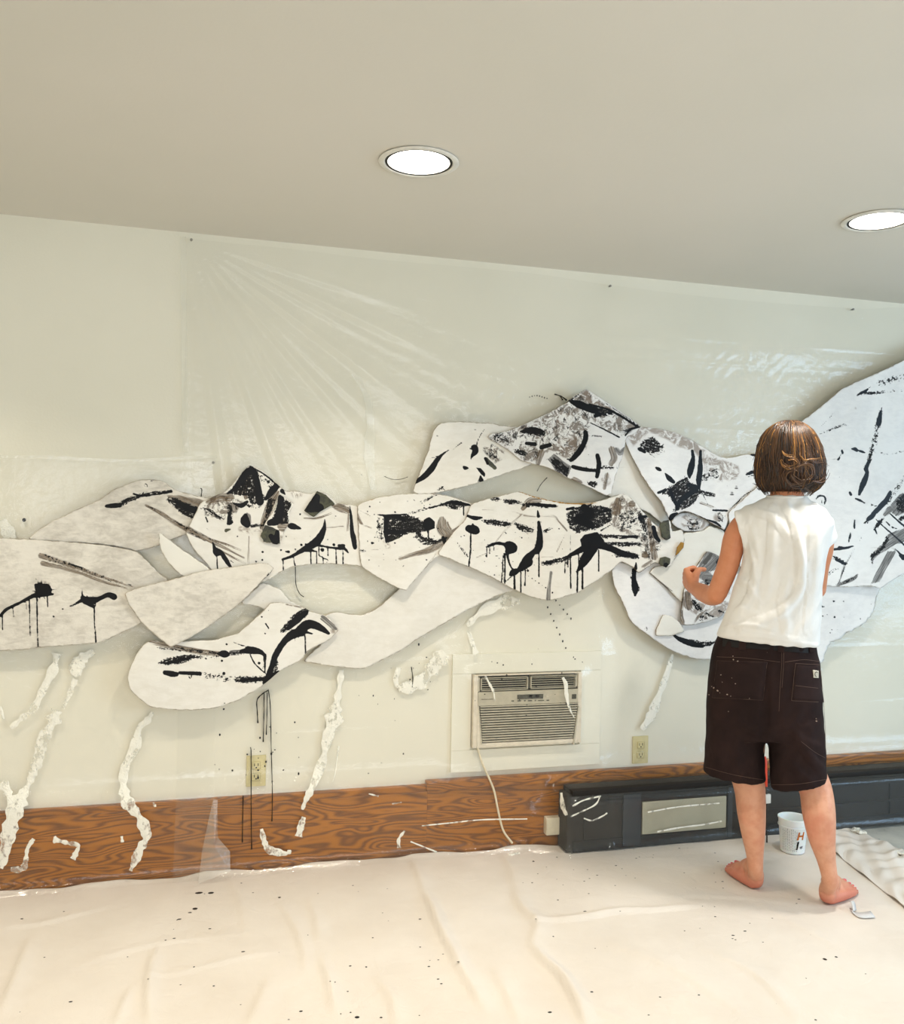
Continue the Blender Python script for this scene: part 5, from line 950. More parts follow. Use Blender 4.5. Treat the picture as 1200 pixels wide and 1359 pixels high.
# rippled thin cloth at the right edge, over the bare floor
M_thin = canvas_mat('thin_cream_cloth', lin(221, 213, 203), lin(211, 203, 193), .5)
q4 = [Z1(1100, 1086, .0), Z1(1136, 1103, 0), Z1(1270, 1160, 0), Z1(1275, 1268, 0)]; q0 = Z1(1066, 1104, 0)
def ripple(u, v):
    a = np.outer(1-u, np.array(q0))+np.outer(u, np.array(q4[3])); b = np.outer(1-u, np.array(q4[1]))+np.outer(u, np.array(q4[2]))
    P = a*(1-v)[:, None]+b*v[:, None]
    ph = u*62+5*np.sin(v*3+u*2)+2*np.sin(v*7)
    P[:, 2] = .012*(1-v)+.004+.010*(1+np.sin(ph))*(.35+.65*np.sin(np.pi*np.clip(v, 0, 1)))*(.6+.4*np.sin(u*9+v*4))+.003*np.sin(v*17+u*30)
    P[:, 2] = np.maximum(P[:, 2], .004); P[:, 1] += .012*np.sin(u*25)*v
    return P
V, Fc = gridmesh(np.linspace(0, 1, 200), np.linspace(0, 1, 50), ripple)
rc = tag(fromdata('rippled_cloth', V, Fc, M_thin, None, True), 'thin cream cloth bunched in ripples on the floor at the right edge', 'cloth')
so = rc.modifiers.new('thickness', 'SOLIDIFY'); so.thickness = .001
def blob(px, wid, name='painted_glare'):  # small milky tubes painted as white glints of the plastic at floor level
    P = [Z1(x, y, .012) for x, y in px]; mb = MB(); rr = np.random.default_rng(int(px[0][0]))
    mb.tube(catmull([tuple(a) for a in P], 5), [wid/330*(.5+rr.random()) for _ in range(len(catmull([tuple(a) for a in P], 5)))], 6, True, .5); mb.build(name, M_glare, sheet, True)
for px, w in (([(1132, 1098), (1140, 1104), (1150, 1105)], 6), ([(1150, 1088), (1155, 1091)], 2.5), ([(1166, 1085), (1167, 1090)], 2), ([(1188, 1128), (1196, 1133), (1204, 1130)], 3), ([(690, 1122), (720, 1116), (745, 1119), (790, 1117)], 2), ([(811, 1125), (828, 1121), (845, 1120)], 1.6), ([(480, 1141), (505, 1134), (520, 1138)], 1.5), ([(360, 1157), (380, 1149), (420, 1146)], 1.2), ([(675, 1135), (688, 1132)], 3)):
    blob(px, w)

# ------------------------------------------------------------------ paint tub
bc = Z1(1052, 1130, .0075)
tub = thing('measuring_bucket', 'small translucent white plastic measuring bucket on the cloth behind the right leg', 'bucket', bc)
def tubmat():
    T = NT('translucent_white_plastic'); return T.done(T.bsdf(lin(240, 241, 239), .4, .4, None, Subsurface_Weight=.25))
M_tub = tubmat()
TH, RB, RT = .142, .047, .057
MB().lathe([(0, .002), (RB-.004, .002), (RB, .006), (RB+(RT-RB)*.74, TH*.74), (RT-.001, TH*.76), (RT, TH-.006), (RT+.003, TH-.005), (RT+.003, TH), (RT-.001, TH), (RT-.003, TH*.78), (RB-.0025, .008), (0, .006)], 40, bc).build('shell', M_tub, tub, True)
MB().lathe([(RT+.0012, TH*.755), (RT+.002, TH*.765), (RT+.002, TH*.785), (RT+.0008, TH*.79)], 40, bc, True).build('rib', M_tub, tub, True)
M_blk, M_org, M_tick = plain('black_print', (22, 22, 24), .5), plain('orange_print', (226, 134, 44), .5), plain('grey_print', (120, 124, 128), .6)
cdir = math.atan2(-(bc.y-CAMP[1]), -(bc.x-CAMP[0]))
def onTub(a, z, lift=.0006):
    r = RB+(RT-RB)*(z/TH)+lift; an = cdir+a/r
    return bc+Vector((r*math.cos(an), r*math.sin(an), z))
def tubtext(s, a, z, h, m):
    o = text(s, 'lettering', 0, 0, 0, h, m, None, None, True, .03)
    for v in o.data.vertices: v.co = onTub(a+v.co.x, z+v.co.z, .0008)
    o.parent = tub; o.matrix_parent_inverse = Matrix.Translation(-bc)
tubtext('H', .016, .064, .032, M_org); tubtext('1', .012, .024, .034, M_blk); tubtext('qt', .029, .026, .014, M_tick)
mb = MB(); rr = np.random.default_rng(3)
for k in range(9):
    a = -.042+k*.0072
    z = .016
    while z < TH*.70:
        l = rr.uniform(.004, .012)
        q = [onTub(a-.0007, z), onTub(a+.0007, z), onTub(a+.0007, z+l), onTub(a-.0007, z+l)]
        mb.bm.faces.new([mb.bm.verts.new(p_) for p_ in q]); z += l+.0025
mb.build('scale_marks', M_tick, tub, kind='stuff')

# ------------------------------------------------------------------ red-handled tool against the heater
Yt = -HD-.075
tl = thing('scraper', 'red-handled scraper leaning on the dark heater between the legs', 'tool', (W1(1018, 1100, Yt).x, Yt, .01))
MB().tube([W1(1015, 1004, Yt+.03), W1(1015.5, 1010, Yt+.028), W1(1016, 1028, Yt+.02), W1(1017, 1044, Yt+.01)], [.005, .009, .0085, .006], 12).build('handle', plain('red_orange_plastic', (214, 62, 26), .35), tl, True)
MB().tube([W1(1017, 1044, Yt+.01), W1(1018, 1056, Yt), W1(1018, 1118, Yt-.002)], [.004, .003, .003], 8).build('shank', plain('dark_steel', (50, 48, 46), .4), tl, True)
wp = W1(1018.5, 1059, Yt)
MB().box((wp.x-.014, Yt-.006, wp.z-.022), (wp.x+.014, Yt+.006, wp.z+.016), .004).build('collar', plain('white_ferrule', (224, 222, 214), .4), tl, True)

# ------------------------------------------------------------------ curled scrap of paper by the right foot
sc_p = catmull([(1127, 1204), (1131, 1207), (1133, 1213), (1140, 1218), (1150, 1219), (1162, 1218)], 4)
n = len(sc_p); A = []; B = []
for i, (x, y) in enumerate(sc_p):
    t = i/(n-1); h = .014+.020*math.exp(-((t-.08)/.18)**2)
    a = Z1(x, y, .012); d = Vector((.02, .055, 0)) if t > .35 else Vector((.035, .015, 0))
    A.append(Vector((a.x, a.y, h))); B.append(Vector((a.x, a.y, h-.002+.004*t))+d*(.55+.2*t))
V = A+B; Fc = [(i, i+1, n+i+1, n+i) for i in range(n-1)]
ps = tag(fromdata('paper_scrap', V, Fc, plain('grey_white_paper', (206, 206, 206), .7), None, True), 'small curled grey-white scrap of paper beside the right foot', 'paper scrap')
so = ps.modifiers.new('thickness', 'SOLIDIFY'); so.thickness = .001
# ------------------------------------------------------------------ the person
B0 = np.array([2.03, -.69, 0.0]); dd = (B0-CAMP)[:2]; dd = dd/np.linalg.norm(dd)
FW = np.array([dd[0], dd[1], 0.0]); RT = np.array([dd[1], -dd[0], 0.0]); PXM = 373.0
def BP(x, y, w=0.0):            # photo pixel -> point on the upright plane w metres beyond the heels
    v = rays([(x, y)])[0]; t = (w-(CAMP-B0)@FW)/(v@FW); return CAMP+v*t
who = thing('person', 'barefoot person seen from behind in white sleeveless shirt and dark brown shorts, left fist raised', 'person', (2.03, -.69, .008))
def limb(bm, pts, rad, n=16, flat=1.0, up=None):
    """rounded tapering tube appended to bm; pts are world points"""
    P = [np.array(q, float) for q in pts]; R = list(rad)
    d0 = (P[0]-P[1])/np.linalg.norm(P[0]-P[1]); d1 = (P[-1]-P[-2])/np.linalg.norm(P[-1]-P[-2])
    C = catmull([tuple(q)+(r,) for q, r in zip(P, R)], 5); C = [np.array(c) for c in C]
    P = [c[:3] for c in C]; R = [c[3] for c in C]
    r0, r1 = R[0], R[-1]
    P = [P[0]+d0*r0*.95, P[0]+d0*r0*.6]+P+[P[-1]+d1*r1*.6, P[-1]+d1*r1*.95]; R = [r0*.25, r0*.78]+R+[r1*.78, r1*.25]
    mb = MB.__new__(MB); mb.bm = bm; mb.tube([Vector(q) for q in P], R, n, True, flat)
def ringstack(bm, rings, n=40):
    """stack of tilted ellipses: (xL, yL, xR, yR, half depth, w, squareness)"""
    prev = None
    for (xL, yL, xR, yR, hd, w, sq) in rings:
        a, b = BP(xL, yL, w), BP(xR, yR, w); c = (a+b)/2; h = (b-a)/2; cur = []
        for j in range(n):
            t = 2*math.pi*j/n; cx, sx = math.cos(t), math.sin(t); e = 2/sq
            cx = math.copysign(abs(cx)**e, cx); sx = math.copysign(abs(sx)**e, sx)
            cur.append(bm.verts.new(c+h*cx+FW*hd*sx))
        if prev is None: bm.faces.new(cur[::-1])
        else:
            for j in range(n): bm.faces.new((prev[j], prev[(j+1) % n], cur[(j+1) % n], cur[j]))
        prev = cur
    bm.faces.new(prev)
def remeshed(bm, name, vox, smooth, m, parent, disp=None):
    bmesh.ops.recalc_face_normals(bm, faces=bm.faces)
    me = bpy.data.meshes.new(name); bm.to_mesh(me); bm.free()
    o = bpy.data.objects.new(name, me); COL.objects.link(o)
    r = o.modifiers.new('r', 'REMESH'); r.mode = 'VOXEL'; r.voxel_size = vox; r.adaptivity = 0
    s = o.modifiers.new('s', 'SMOOTH'); s.factor = .5; s.iterations = smooth
    bpy.context.view_layer.update(); dg = bpy.context.evaluated_depsgraph_get()
    m2 = bpy.data.meshes.new_from_object(o.evaluated_get(dg)); bpy.data.objects.remove(o); bpy.data.meshes.remove(me)
    m2.name = name
    if disp is not None:
        co = np.empty(len(m2.vertices)*3, np.float32); m2.vertices.foreach_get('co', co); co = co.reshape(-1, 3).astype(float)
        nr = np.empty_like(co, dtype=np.float32).ravel(); m2.vertices.foreach_get('normal', nr); nr = nr.reshape(-1, 3)
        co = co+nr*disp(co, nr)[:, None]; m2.vertices.foreach_set('co', co.astype(np.float32).ravel()); m2.update()
    m2.materials.clear(); m2.materials.append(m); m2.polygons.foreach_set('use_smooth', [True]*len(m2.polygons))
    o = bpy.data.objects.new(name, m2); return link(o, parent)
def topx(co):
    q = co-CAMP; z = q@AX; return np.stack([CX+FPX*(q@RX)/z, CY-FPX*(q@UX)/z], 1)

def skinmat():
    T = NT('skin'); p = T.pos()
    n = T.noise(p, 26, 4, .6); n2 = T.noise(p, 7, 3)
    col = T.mix(T.step(n, .35, .7), lin(216, 160, 130), lin(205, 144, 114)); col = T.mix(T.step(n2, .45, .75, 0, .45), col, lin(206, 122, 98))
    z = T.n('ShaderNodeSeparateXYZ'); T.L(p, z.inputs[0])
    col = T.mix(T.step(z.outputs[2], .075, .015, 0, .6), col, lin(196, 96, 84))       # flushed heels and soles
    arm = T.math('MULTIPLY', T.step(z.outputs[2], .9, 1.0), .55); col = T.mix(arm, col, lin(204, 124, 78))   # tanned arms and neck
    return T.done(T.bsdf(col, .5, .35, T.bump(T.noise(p, 240, 2), .06, .002), Subsurface_Weight=.08, Subsurface_Radius=(.02, .008, .004)))
M_skin = skinmat()
bm = bmesh.new()
# torso, under the clothes
ringstack(bm, [(962, 962, 1074, 962, .10, .0, 2), (946, 915, 1084, 915, .115, 0, 2.2), (955, 870, 1078, 872, .10, 0, 2.2), (978, 820, 1082, 824, .085, .0, 2.2), (984, 780, 1084, 784, .085, .0, 2.2), (992, 735, 1092, 737, .095, .0, 2.2), (992, 700, 1096, 703, .09, .0, 2.2), (1000, 682, 1090, 684, .07, .0, 2), (1018, 670, 1072, 671, .055, .005, 2)], 32)
limb(bm, [BP(1044, 690, .0), BP(1044, 668, .005), BP(1045, 648, .015), BP(1046, 630, .02)], [.062, .060, .057, .058])
# head: skull, jaw, nose, brow
def ell(c, a, b, h, n=20):
    r = bmesh.ops.create_icosphere(bm, subdivisions=3, radius=1.0)
    M = Matrix(((RT[0]*a, FW[0]*b, 0, c[0]), (RT[1]*a, FW[1]*b, 0, c[1]), (0, 0, h, c[2]), (0, 0, 0, 1)))
    bmesh.ops.transform(bm, matrix=M, verts=r['verts'])
hc = BP(1047, 600, .02)
ell(hc, .074, .096, .100); ell(hc+FW*.035+np.array([0, 0, -.062]), .054, .056, .062); ell(hc+FW*.052+np.array([0, 0, -.105]), .028, .03, .022)
limb(bm, [hc+FW*.086+np.array([0, 0, .004]), hc+FW*.095+np.array([0, 0, -.018]), hc+FW*.102+np.array([0, 0, -.036])], [.010, .011, .0125])
for s in (1, -1):
    limb(bm, [hc+FW*.088+RT*s*.012+np.array([0, 0, .018]), hc+FW*.080+RT*s*.042+np.array([0, 0, .020])], [.008, .007])
    ell(hc+RT*s*.076+FW*.004+np.array([0, 0, -.012]), .009, .018, .031)
    limb(bm, [hc+FW*.100+RT*s*.009+np.array([0, 0, -.042]), hc+FW*.098+RT*s*.013+np.array([0, 0, -.040])], [.006, .005])
for z_ in (-.066, -.076): limb(bm, [hc+FW*.088+RT*-.02+np.array([0, 0, z_]), hc+FW*.096+np.array([0, 0, z_]), hc+FW*.088+RT*.02+np.array([0, 0, z_])], [.004, .006, .004])
# legs
limb(bm, [BP(985, 935, 0), BP(984, 985, .01), BP(991, 1025, .025), BP(995.5, 1050, .03), BP(997.5, 1078, .018), BP(1000, 1108, .022), BP(1002, 1135, .03), BP(1003, 1156, .028), np.array([1.987, -.592, .062]), np.array([1.987, -.588, .040])], [.096, .084, .062, .0545, .0505, .0415, .0305, .0265, .0275, .0285], 20)
limb(bm, [BP(1050, 935, 0), BP(1059, 985, 0), BP(1073, 1025, -.01), BP(1083, 1050, -.018), BP(1087, 1080, -.035), BP(1091, 1112, -.035), BP(1097, 1142, -.025), BP(1101.5, 1168, -.024), np.array([2.158, -.762, .062]), np.array([2.160, -.762, .040])], [.088, .076, .060, .0555, .055, .0455, .0315, .0265, .0275, .0285], 20)
# feet
NAILS = []
def foot(heel, tip, inner, ankle):
    heel = np.array([heel[0], heel[1], 0.0]); a = np.array([tip[0], tip[1], 0.0])-heel; L = np.linalg.norm(a); a /= L; l = np.array([-a[1], a[0], 0]); l = l*inner
    k = L/.235; zb = .008
    def Q(u, v, z): return heel+a*u*k+l*v*k+np.array([0, 0, z+zb])
    limb(bm, [Q(.012, 0, .032), Q(.03, 0, .030), Q(.05, 0, .034)], [.019, .0275, .029])
    limb(bm, [np.array(ankle), Q(.042, .002, .085), Q(.065, .004, .062)], [.024, .028, .030])
    limb(bm, [Q(.05, .004, .070), Q(.085, .010, .062), Q(.125, .014, .045), Q(.16, .014, .026)], [.032, .028, .024, .018])
    limb(bm, [Q(.03, .006, .028), Q(.09, .016, .034), Q(.165, .026, .022), Q(.185, .027, .018)], [.027, .024, .022, .017])
    limb(bm, [Q(.03, -.006, .022), Q(.09, -.022, .022), Q(.150, -.032, .016), Q(.165, -.034, .013)], [.022, .021, .0155, .012])
    limb(bm, [Q(.09, -.004, .036), Q(.15, -.004, .026), Q(.175, -.004, .018)], [.026, .022, .015])
    for (v, u0, u1, r) in ((.027, .180, .236, .0125), (.008, .180, .232, .0095), (-.007, .176, .222, .009), (-.021, .168, .208, .0085), (-.034, .158, .192, .008)):
        limb(bm, [Q(u0-.02, v*.9, r+.006), Q((u0+u1)/2, v, r+.006), Q(u1-r, v, r-.001)], [r*1.1, r*.95, r], 12)
        NAILS.append((Q(u1-r*.9, v, r*1.72), a, l, r))
foot((1.984, -.612), (2.012, -.378), -1, BP(1003, 1158, .035))
foot((2.140, -.772), (2.352, -.658), 1, BP(1101.5, 1168, -.02))
# arms: the left one bent with the forearm reaching for the wall, the right one tucked in front
LW = BP(919, 778, .20)
limb(bm, [BP(1004, 699, 0), BP(988, 697, 0), BP(976, 714, .0), BP(970, 738, .0), BP(963, 760, .005), BP(952, 787, .016)], [.044, .043, .042, .039, .038, .036])
limb(bm, [BP(951, 790, .012), BP(944, 791, .055), BP(934, 787, .115), BP(925, 782, .165), LW], [.0345, .036, .034, .028, .0235])
RW = BP(1052, 764, .33)
limb(bm, [BP(1076, 706, 0), BP(1090, 704, 0), BP(1092, 728, .035), BP(1087, 752, .085), BP(1084, 780, .14)], [.042, .040, .037, .035, .034])
limb(bm, [BP(1084, 782, .135), BP(1077, 780, .20), BP(1065, 772, .28), RW], [.0345, .034, .029, .0235])
def fist(wr, f, n, curl=1.0):
    f = f/np.linalg.norm(f); n = n-f*(n@f); n /= np.linalg.norm(n); u = np.cross(n, f)
    if u[2] < 0: u = -u
    lens = (.068, .072, .069, .063)
    for k, off in enumerate((.027, .009, -.009, -.026)):
        kn = wr+f*lens[k]+u*off-n*.004
        limb(bm, [wr+u*off*.5, wr+f*lens[k]*.55+u*off*.85-n*.003, kn], [.019, .0165, .0125], 12)
        r = (.0095, .0098, .0093, .0082)[k]; pl = (.040, .043, .040, .033)[k]
        p1 = kn+(f*.35+n*.94)*pl*.9; p2 = p1+(-f*.85+n*.5)*pl*.62*curl; p3 = p2+(-f*.55-n*.8)*pl*.45*curl
        limb(bm, [kn, kn*.5+p1*.5+f*.002, p1], [r*1.15, r, r], 12); limb(bm, [p1, p2], [r, r*.95], 12); limb(bm, [p2, p3], [r*.95, r*.85], 12)
    limb(bm, [wr+u*.012+n*.006, wr+f*.022+u*.028+n*.016, wr+f*.040+u*.036+n*.030], [.017, .0165, .013], 12)
    limb(bm, [wr+f*.040+u*.036+n*.030, wr+f*.056+u*.034+n*.046], [.0125, .0105], 12); limb(bm, [wr+f*.056+u*.034+n*.046, wr+f*.060+u*.028+n*.068], [.0105, .009], 12)
fist(LW, .50*FW-.28*RT+np.array([0, 0, .62])*.6, RT*1.0+FW*.25)
fist(RW, .7*FW-.6*RT+np.array([0, 0, .25]), -RT*.5-FW*.3+np.array([0, 0, -.4]))
body = remeshed(bm, 'body', .0036, 5, M_skin, who)
M_nail = plain('pink_nail_polish', (238, 62, 104), .25)
for (c, a, l, r) in NAILS:
    mb = MB(); q = bmesh.ops.create_icosphere(mb.bm, subdivisions=2, radius=1.0)
    bmesh.ops.transform(mb.bm, matrix=Matrix(((a[0]*r*.75, l[0]*r*.7, 0, c[0]), (a[1]*r*.75, l[1]*r*.7, 0, c[1]), (0, 0, r*.34, c[2]), (0, 0, 0, 1))), verts=q['verts'])
    o = mb.build('toenail', M_nail, None, True); o.parent = body; o.matrix_parent_inverse = Matrix.Translation(-Vector(who.location)) if False else Matrix()
M_eye, M_iris = plain('eye_white', (236, 232, 226), .2), plain('eye_iris', (70, 56, 40), .2)
for s in (1, -1):
    c = hc+FW*.0775+RT*s*.031+np.array([0, 0, -.002])
    e = MB(); q = bmesh.ops.create_uvsphere(e.bm, u_segments=16, v_segments=10, radius=.0115, matrix=Matrix.Translation(c)); e = e.build('eye', M_eye, None, True); e.parent = body
    i_ = MB(); q = bmesh.ops.create_uvsphere(i_.bm, u_segments=12, v_segments=8, radius=.0062, matrix=Matrix.Translation(c+FW*.0072)); i_ = i_.build('iris', M_iris, None, True); i_.parent = body

# ---- shirt
def foldfield(lines, gain=1.0):
    def f(co, nr):
        px = topx(co); d = np.zeros(len(co)); bk = np.clip(-(nr@FW)*1.6+.25, 0, 1)
        for pts, h, w in lines:
            P = catmull(pts, 4); dist, s, t = segd(px[:, 0], px[:, 1], [tuple(q) for q in P])
            ww = np.where(s > 0, w*1.5, w*.7)
            d += gain*h*np.sin(np.pi*np.clip(t*.92+.04, 0, 1))**.5*np.exp(-(dist/ww)**2)
        return d*bk+.0016*np.sin(px[:, 0]*.33+px[:, 1]*.12)*np.sin(px[:, 1]*.11+1)
    return f
def cloth_mat(name, a, b, weave, rough, bump):
    T = NT(name); p = T.pos(); n = T.noise(p, 9, 3); w = T.noise(p, weave, 2, .5)
    return T.done(T.bsdf(T.mix(T.step(n, .3, .7), a, b), rough, .15, T.bump(T.math('ADD', w, T.math('MULTIPLY', T.noise(p, 32, 3, .6, .8), 1.2)), bump, .004), Sheen_Weight=.0))
M_shirt = cloth_mat('white_jersey', lin(236, 234, 230), lin(230, 227, 222), 500, .9, .25)
bm = bmesh.new()
ringstack(bm, [(951, 842, 1088, 857, .128, 0, 2.3), (955, 832, 1089, 846, .128, 0, 2.3), (966, 806, 1091, 814, .118, 0, 2.3), (973, 780, 1092, 783, .110, .0, 2.3), (983, 756, 1095, 758, .112, 0, 2.3), (987, 730, 1099, 734, .116, 0, 2.3), (984, 706, 1104, 711, .112, 0, 2.3), (979, 690, 1107, 696, .100, .0, 2.3), (979, 680, 1102, 683, .085, 0, 2.2), (988, 672, 1095, 674, .074, 0, 2.2), (1000, 667.5, 1085, 669, .068, .004, 2), (1015, 661, 1074, 662, .066, .008, 2), (1019, 657.5, 1070.5, 658.5, .066, .01, 2)], 48)
def sleeve(p0, p1, h, dp, n=28):
    ax = (p1-p0)/np.linalg.norm(p1-p0); v = np.array([0, 0, 1.0]); v = v-ax*(v@ax); v /= np.linalg.norm(v); q = np.cross(ax, v)
    rr = []
    for c in (p0, p0*.5+p1*.5, p1):
        rr.append([bm.verts.new(c+v*h*math.cos(2*math.pi*j/n)+q*dp*math.sin(2*math.pi*j/n)) for j in range(n)])
    for k in range(2):
        for j in range(n): bm.faces.new((rr[k][j], rr[k][(j+1) % n], rr[k+1][(j+1) % n], rr[k+1][j]))
    bm.faces.new(rr[0][::-1]); bm.faces.new(rr[2])
sleeve(BP(1004, 703, 0), BP(983.5, 708.5, 0), .086, .076)
sleeve(BP(1086, 694, 0), BP(1092.5, 720, .028), .058, .047)
shirt = remeshed(bm, 'shirt', .005, 4, M_shirt, who, foldfield([
    ([(1042, 664), (1056, 695), (1063, 735), (1062, 765)], .008, 6), ([(1063, 720), (1066, 755), (1058, 792), (1030, 818), (985, 834)], .010, 7), ([(1028, 676), (1026, 735), (1016, 795)], .005, 8), ([(1082, 690), (1080, 755), (1074, 835)], .006, 8),
    ([(998, 700), (1008, 740), (1000, 790), (975, 826)], .007, 7), ([(955, 834), (990, 829), (1030, 836)], .005, 3), ([(957, 840), (1000, 839), (1060, 848)], .004, 3), ([(1004, 676), (1030, 688), (1050, 715)], .006, 6), ([(980, 765), (998, 778), (1008, 800)], .005, 5),
    ([(1046, 770), (1040, 800), (1046, 838)], .005, 7), ([(1092, 700), (1088, 740), (1086, 800)], .004, 5), ([(968, 812), (985, 806), (1005, 815)], .004, 5), ([(994, 720), (1003, 745), (1004, 770)], .006, 4), ([(954, 843), (1010, 845), (1088, 857)], .003, 2)], 1.5))
# collar band
mb = MB(); cc = [BP(1019+0, 657, .01), BP(1070.5, 658, .01)]; ce = (cc[0]+cc[1])/2; hw = np.linalg.norm(cc[1]-cc[0])/2
ring = [Vector(ce+RT*hw*math.cos(t)*1.02+FW*.068*math.sin(t)+np.array([0, 0, -.004+.004*math.sin(t)])) for t in np.linspace(0, 2*math.pi, 41)]
mb.tube(ring, .0045, 8, False); mb.build('collar', M_shirt, None, True).parent = shirt

# ---- shorts
M_short = cloth_mat('dark_brown_canvas', lin(44, 30, 28), lin(34, 23, 22), 420, .85, .3)
bm = bmesh.new()
ringstack(bm, [(938, 976, 1094, 976, .115, 0, 2.4), (937, 950, 1093, 950, .130, 0, 2.4), (938, 918, 1092, 918, .138, -.004, 2.4), (942, 880, 1090, 885, .134, -.002, 2.4), (947, 858, 1086, 868, .126, 0, 2.4), (953, 842, 1082, 854, .112, 0, 2.4)], 48)
ringstack(bm, [(933.5, 1021, 1016.5, 1037, .100, .012, 2.2), (935.5, 990, 1014.5, 994, .110, .006, 2.2), (938, 950, 1019, 952, .120, 0, 2.2)], 36)
ringstack(bm, [(1023, 1044, 1097.5, 1036, .100, -.012, 2.2), (1020.5, 994, 1096, 990, .110, -.004, 2.2), (1012, 955, 1093, 950, .120, 0, 2.2)], 36)
shorts = remeshed(bm, 'shorts', .005, 4, M_short, who, foldfield([
    ([(1062, 985), (1078, 1005), (1096, 1026)], .009, 6), ([(1046, 962), (1068, 982), (1092, 992)], .006, 6), ([(1090, 940), (1092, 980), (1094, 1010)], .004, 4), ([(950, 985), (956, 1005), (950, 1025)], .006, 6), ([(985, 975), (978, 1000), (985, 1028)], .005, 7), ([(1000, 985), (1004, 1010), (1006, 1034)], .005, 5),
    ([(1018, 900), (1018, 940), (1017, 974)], -.010, 6), ([(975, 952), (995, 965), (1014, 972)], .005, 6), ([(1060, 955), (1040, 966), (1022, 973)], .005, 6), ([(1050, 1010), (1060, 1022), (1080, 1040)], .006, 5), ([(940, 940), (960, 955), (985, 958)], .004, 7)]))
bvh = BVHTree.FromObject(shorts, bpy.context.evaluated_depsgraph_get())
wofs = Vector(shorts.matrix_world.translation)
bpy.context.view_layer.update()
def hit(x, y, lift):
    o_ = shorts.matrix_world.inverted() @ Vector(CAMP); v = Vector(rays([(x, y)])[0]).normalized()
    loc, nn, _, _ = bvh.ray_cast(o_, v)
    if loc is None: return None
    return shorts.matrix_world @ (loc+nn*lift)
zP = zf(850, 820, 3.234)
def patch(name, poly, m, lift, step=3.0):
    poly = [np.array(q) for q in poly]; ys = [q[1] for q in poly]; bm = bmesh.new(); rows = []
    (tl, tr, br, bl) = poly; nu, nv = 10, 10
    for j in range(nv+1):
        row = []
        for i in range(nu+1):
            a = tl*(1-i/nu)+tr*(i/nu); b = bl*(1-i/nu)+br*(i/nu); q = a*(1-j/nv)+b*(j/nv); h = hit(q[0], q[1], lift)
            row.append(bm.verts.new(h) if h is not None else None)
        rows.append(row)
    for j in range(nv):
        for i in range(nu):
            v = (rows[j][i], rows[j][i+1], rows[j+1][i+1], rows[j+1][i])
            if all(v): bm.faces.new(v)
    bmesh.ops.recalc_face_normals(bm, faces=bm.faces); me = bpy.data.meshes.new(name); bm.to_mesh(me); bm.free(); me.materials.append(m)
    me.polygons.foreach_set('use_smooth', [True]*len(me.polygons))
    o = bpy.data.objects.new(name, me); COL.objects.link(o); o.parent = shorts
    s = o.modifiers.new('thickness', 'SOLIDIFY'); s.thickness = .0018; s.offset = -1
    return o
M_stitch = plain('tan_thread', (96, 74, 62), .7); M_pocket = cloth_mat('dark_brown_pocket', lin(46, 32, 30), lin(36, 25, 24), 420, .85, .3)
def seam(pts, lift=.0026, r=.0006, name='seam'):
    P = [hit(x, y, lift) for x, y in catmull(pts, 5)]; P = [q for q in P if q is not None]
    if len(P) > 1:
        o = MB().tube(P, r, 5).build(name, M_stitch, None, True); o.parent = shorts
pkL = zP([(333, 185), (545, 190), (525, 352), (312, 342)]); pkR = zP([(665, 196), (766, 201), (784, 362), (648, 354)])
patch('back_pocket', pkL, M_pocket, .002); patch('back_pocket', pkR, M_pocket, .002)
for pk_ in (pkL, pkR): seam([pk_[0], pk_[3]], .0032); seam([pk_[3], pk_[2]], .0032); seam([pk_[1], pk_[2]], .0032); seam([pk_[0], pk_[1]], .0032)
seam(zP([(665, 290), (780, 304)]), .0032)
seam(zP([(605, 95), (607, 190), (600, 300), (595, 400)])); seam(zP([(613, 95), (615, 190), (608, 300)])); seam(zP([(330, 168), (450, 172), (600, 190)])); seam(zP([(620, 190), (700, 180), (770, 188)])); seam(zP([(770, 215), (785, 380), (790, 480), (792, 560)])); seam(zP([(690, 530), (740, 570), (790, 600)]))
seam(zP([(283, 640), (400, 672), (525, 694)])); seam(zP([(566, 716), (680, 712), (796, 692)]))
for q in (((588, 78), (620, 80), (618, 150), (588, 148)), ((426, 92), (456, 94), (452, 140), (424, 138)), ((722, 108), (746, 112), (744, 152), (724, 150))): patch('belt_loop', zP(q), M_pocket, .004)
wb = patch('waistband', [(946, 845), (1086, 857), (1087, 868), (945, 857)], plain('black_waistband', (20, 17, 17), .8), .0022)
lb = patch('sewn_label', zP([(738, 224), (760, 226), (760, 258), (740, 256)]), plain('cream_label', (206, 196, 176), .7), .0046)
pb = [hit(*q, .0056) for q in zP([(749, 252), (744, 244), (745, 235), (750, 231), (754, 234)])]
if all(pb): MB().tube(pb, .0011, 6).build('label_emblem', plain('dark_label_print', (70, 60, 52), .7), None).parent = shorts
mb = MB(); r_ = np.random.default_rng(4)
for (x, y, k) in [(400, 165, 3), (402, 180, 5), (420, 186, 4), (320, 300, 6), (335, 312, 6), (345, 322, 4), (375, 328, 4), (390, 335, 4), (350, 245, 3), (395, 258, 2), (410, 282, 3), (355, 275, 3), (750, 432, 5), (752, 445, 4), (380, 400, 2), (545, 150, 2), (470, 345, 2), (300, 330, 3), (312, 295, 4)]:
    q = zP([(x, y)])[0]; h = hit(q[0], q[1], .0048)
    if h is not None:
        bmesh.ops.create_icosphere(mb.bm, subdivisions=1, radius=k/3.234/373*.8, matrix=Matrix.Translation(h) @ Matrix.Rotation(r_.uniform(0, 3), 4, 'Z') @ Matrix.Diagonal((1.3, .25, .8, 1)))
o = mb.build('paint_fleck', plain('dried_pale_paint', (170, 150, 136), .7), None, True, 'stuff'); o.parent = shorts

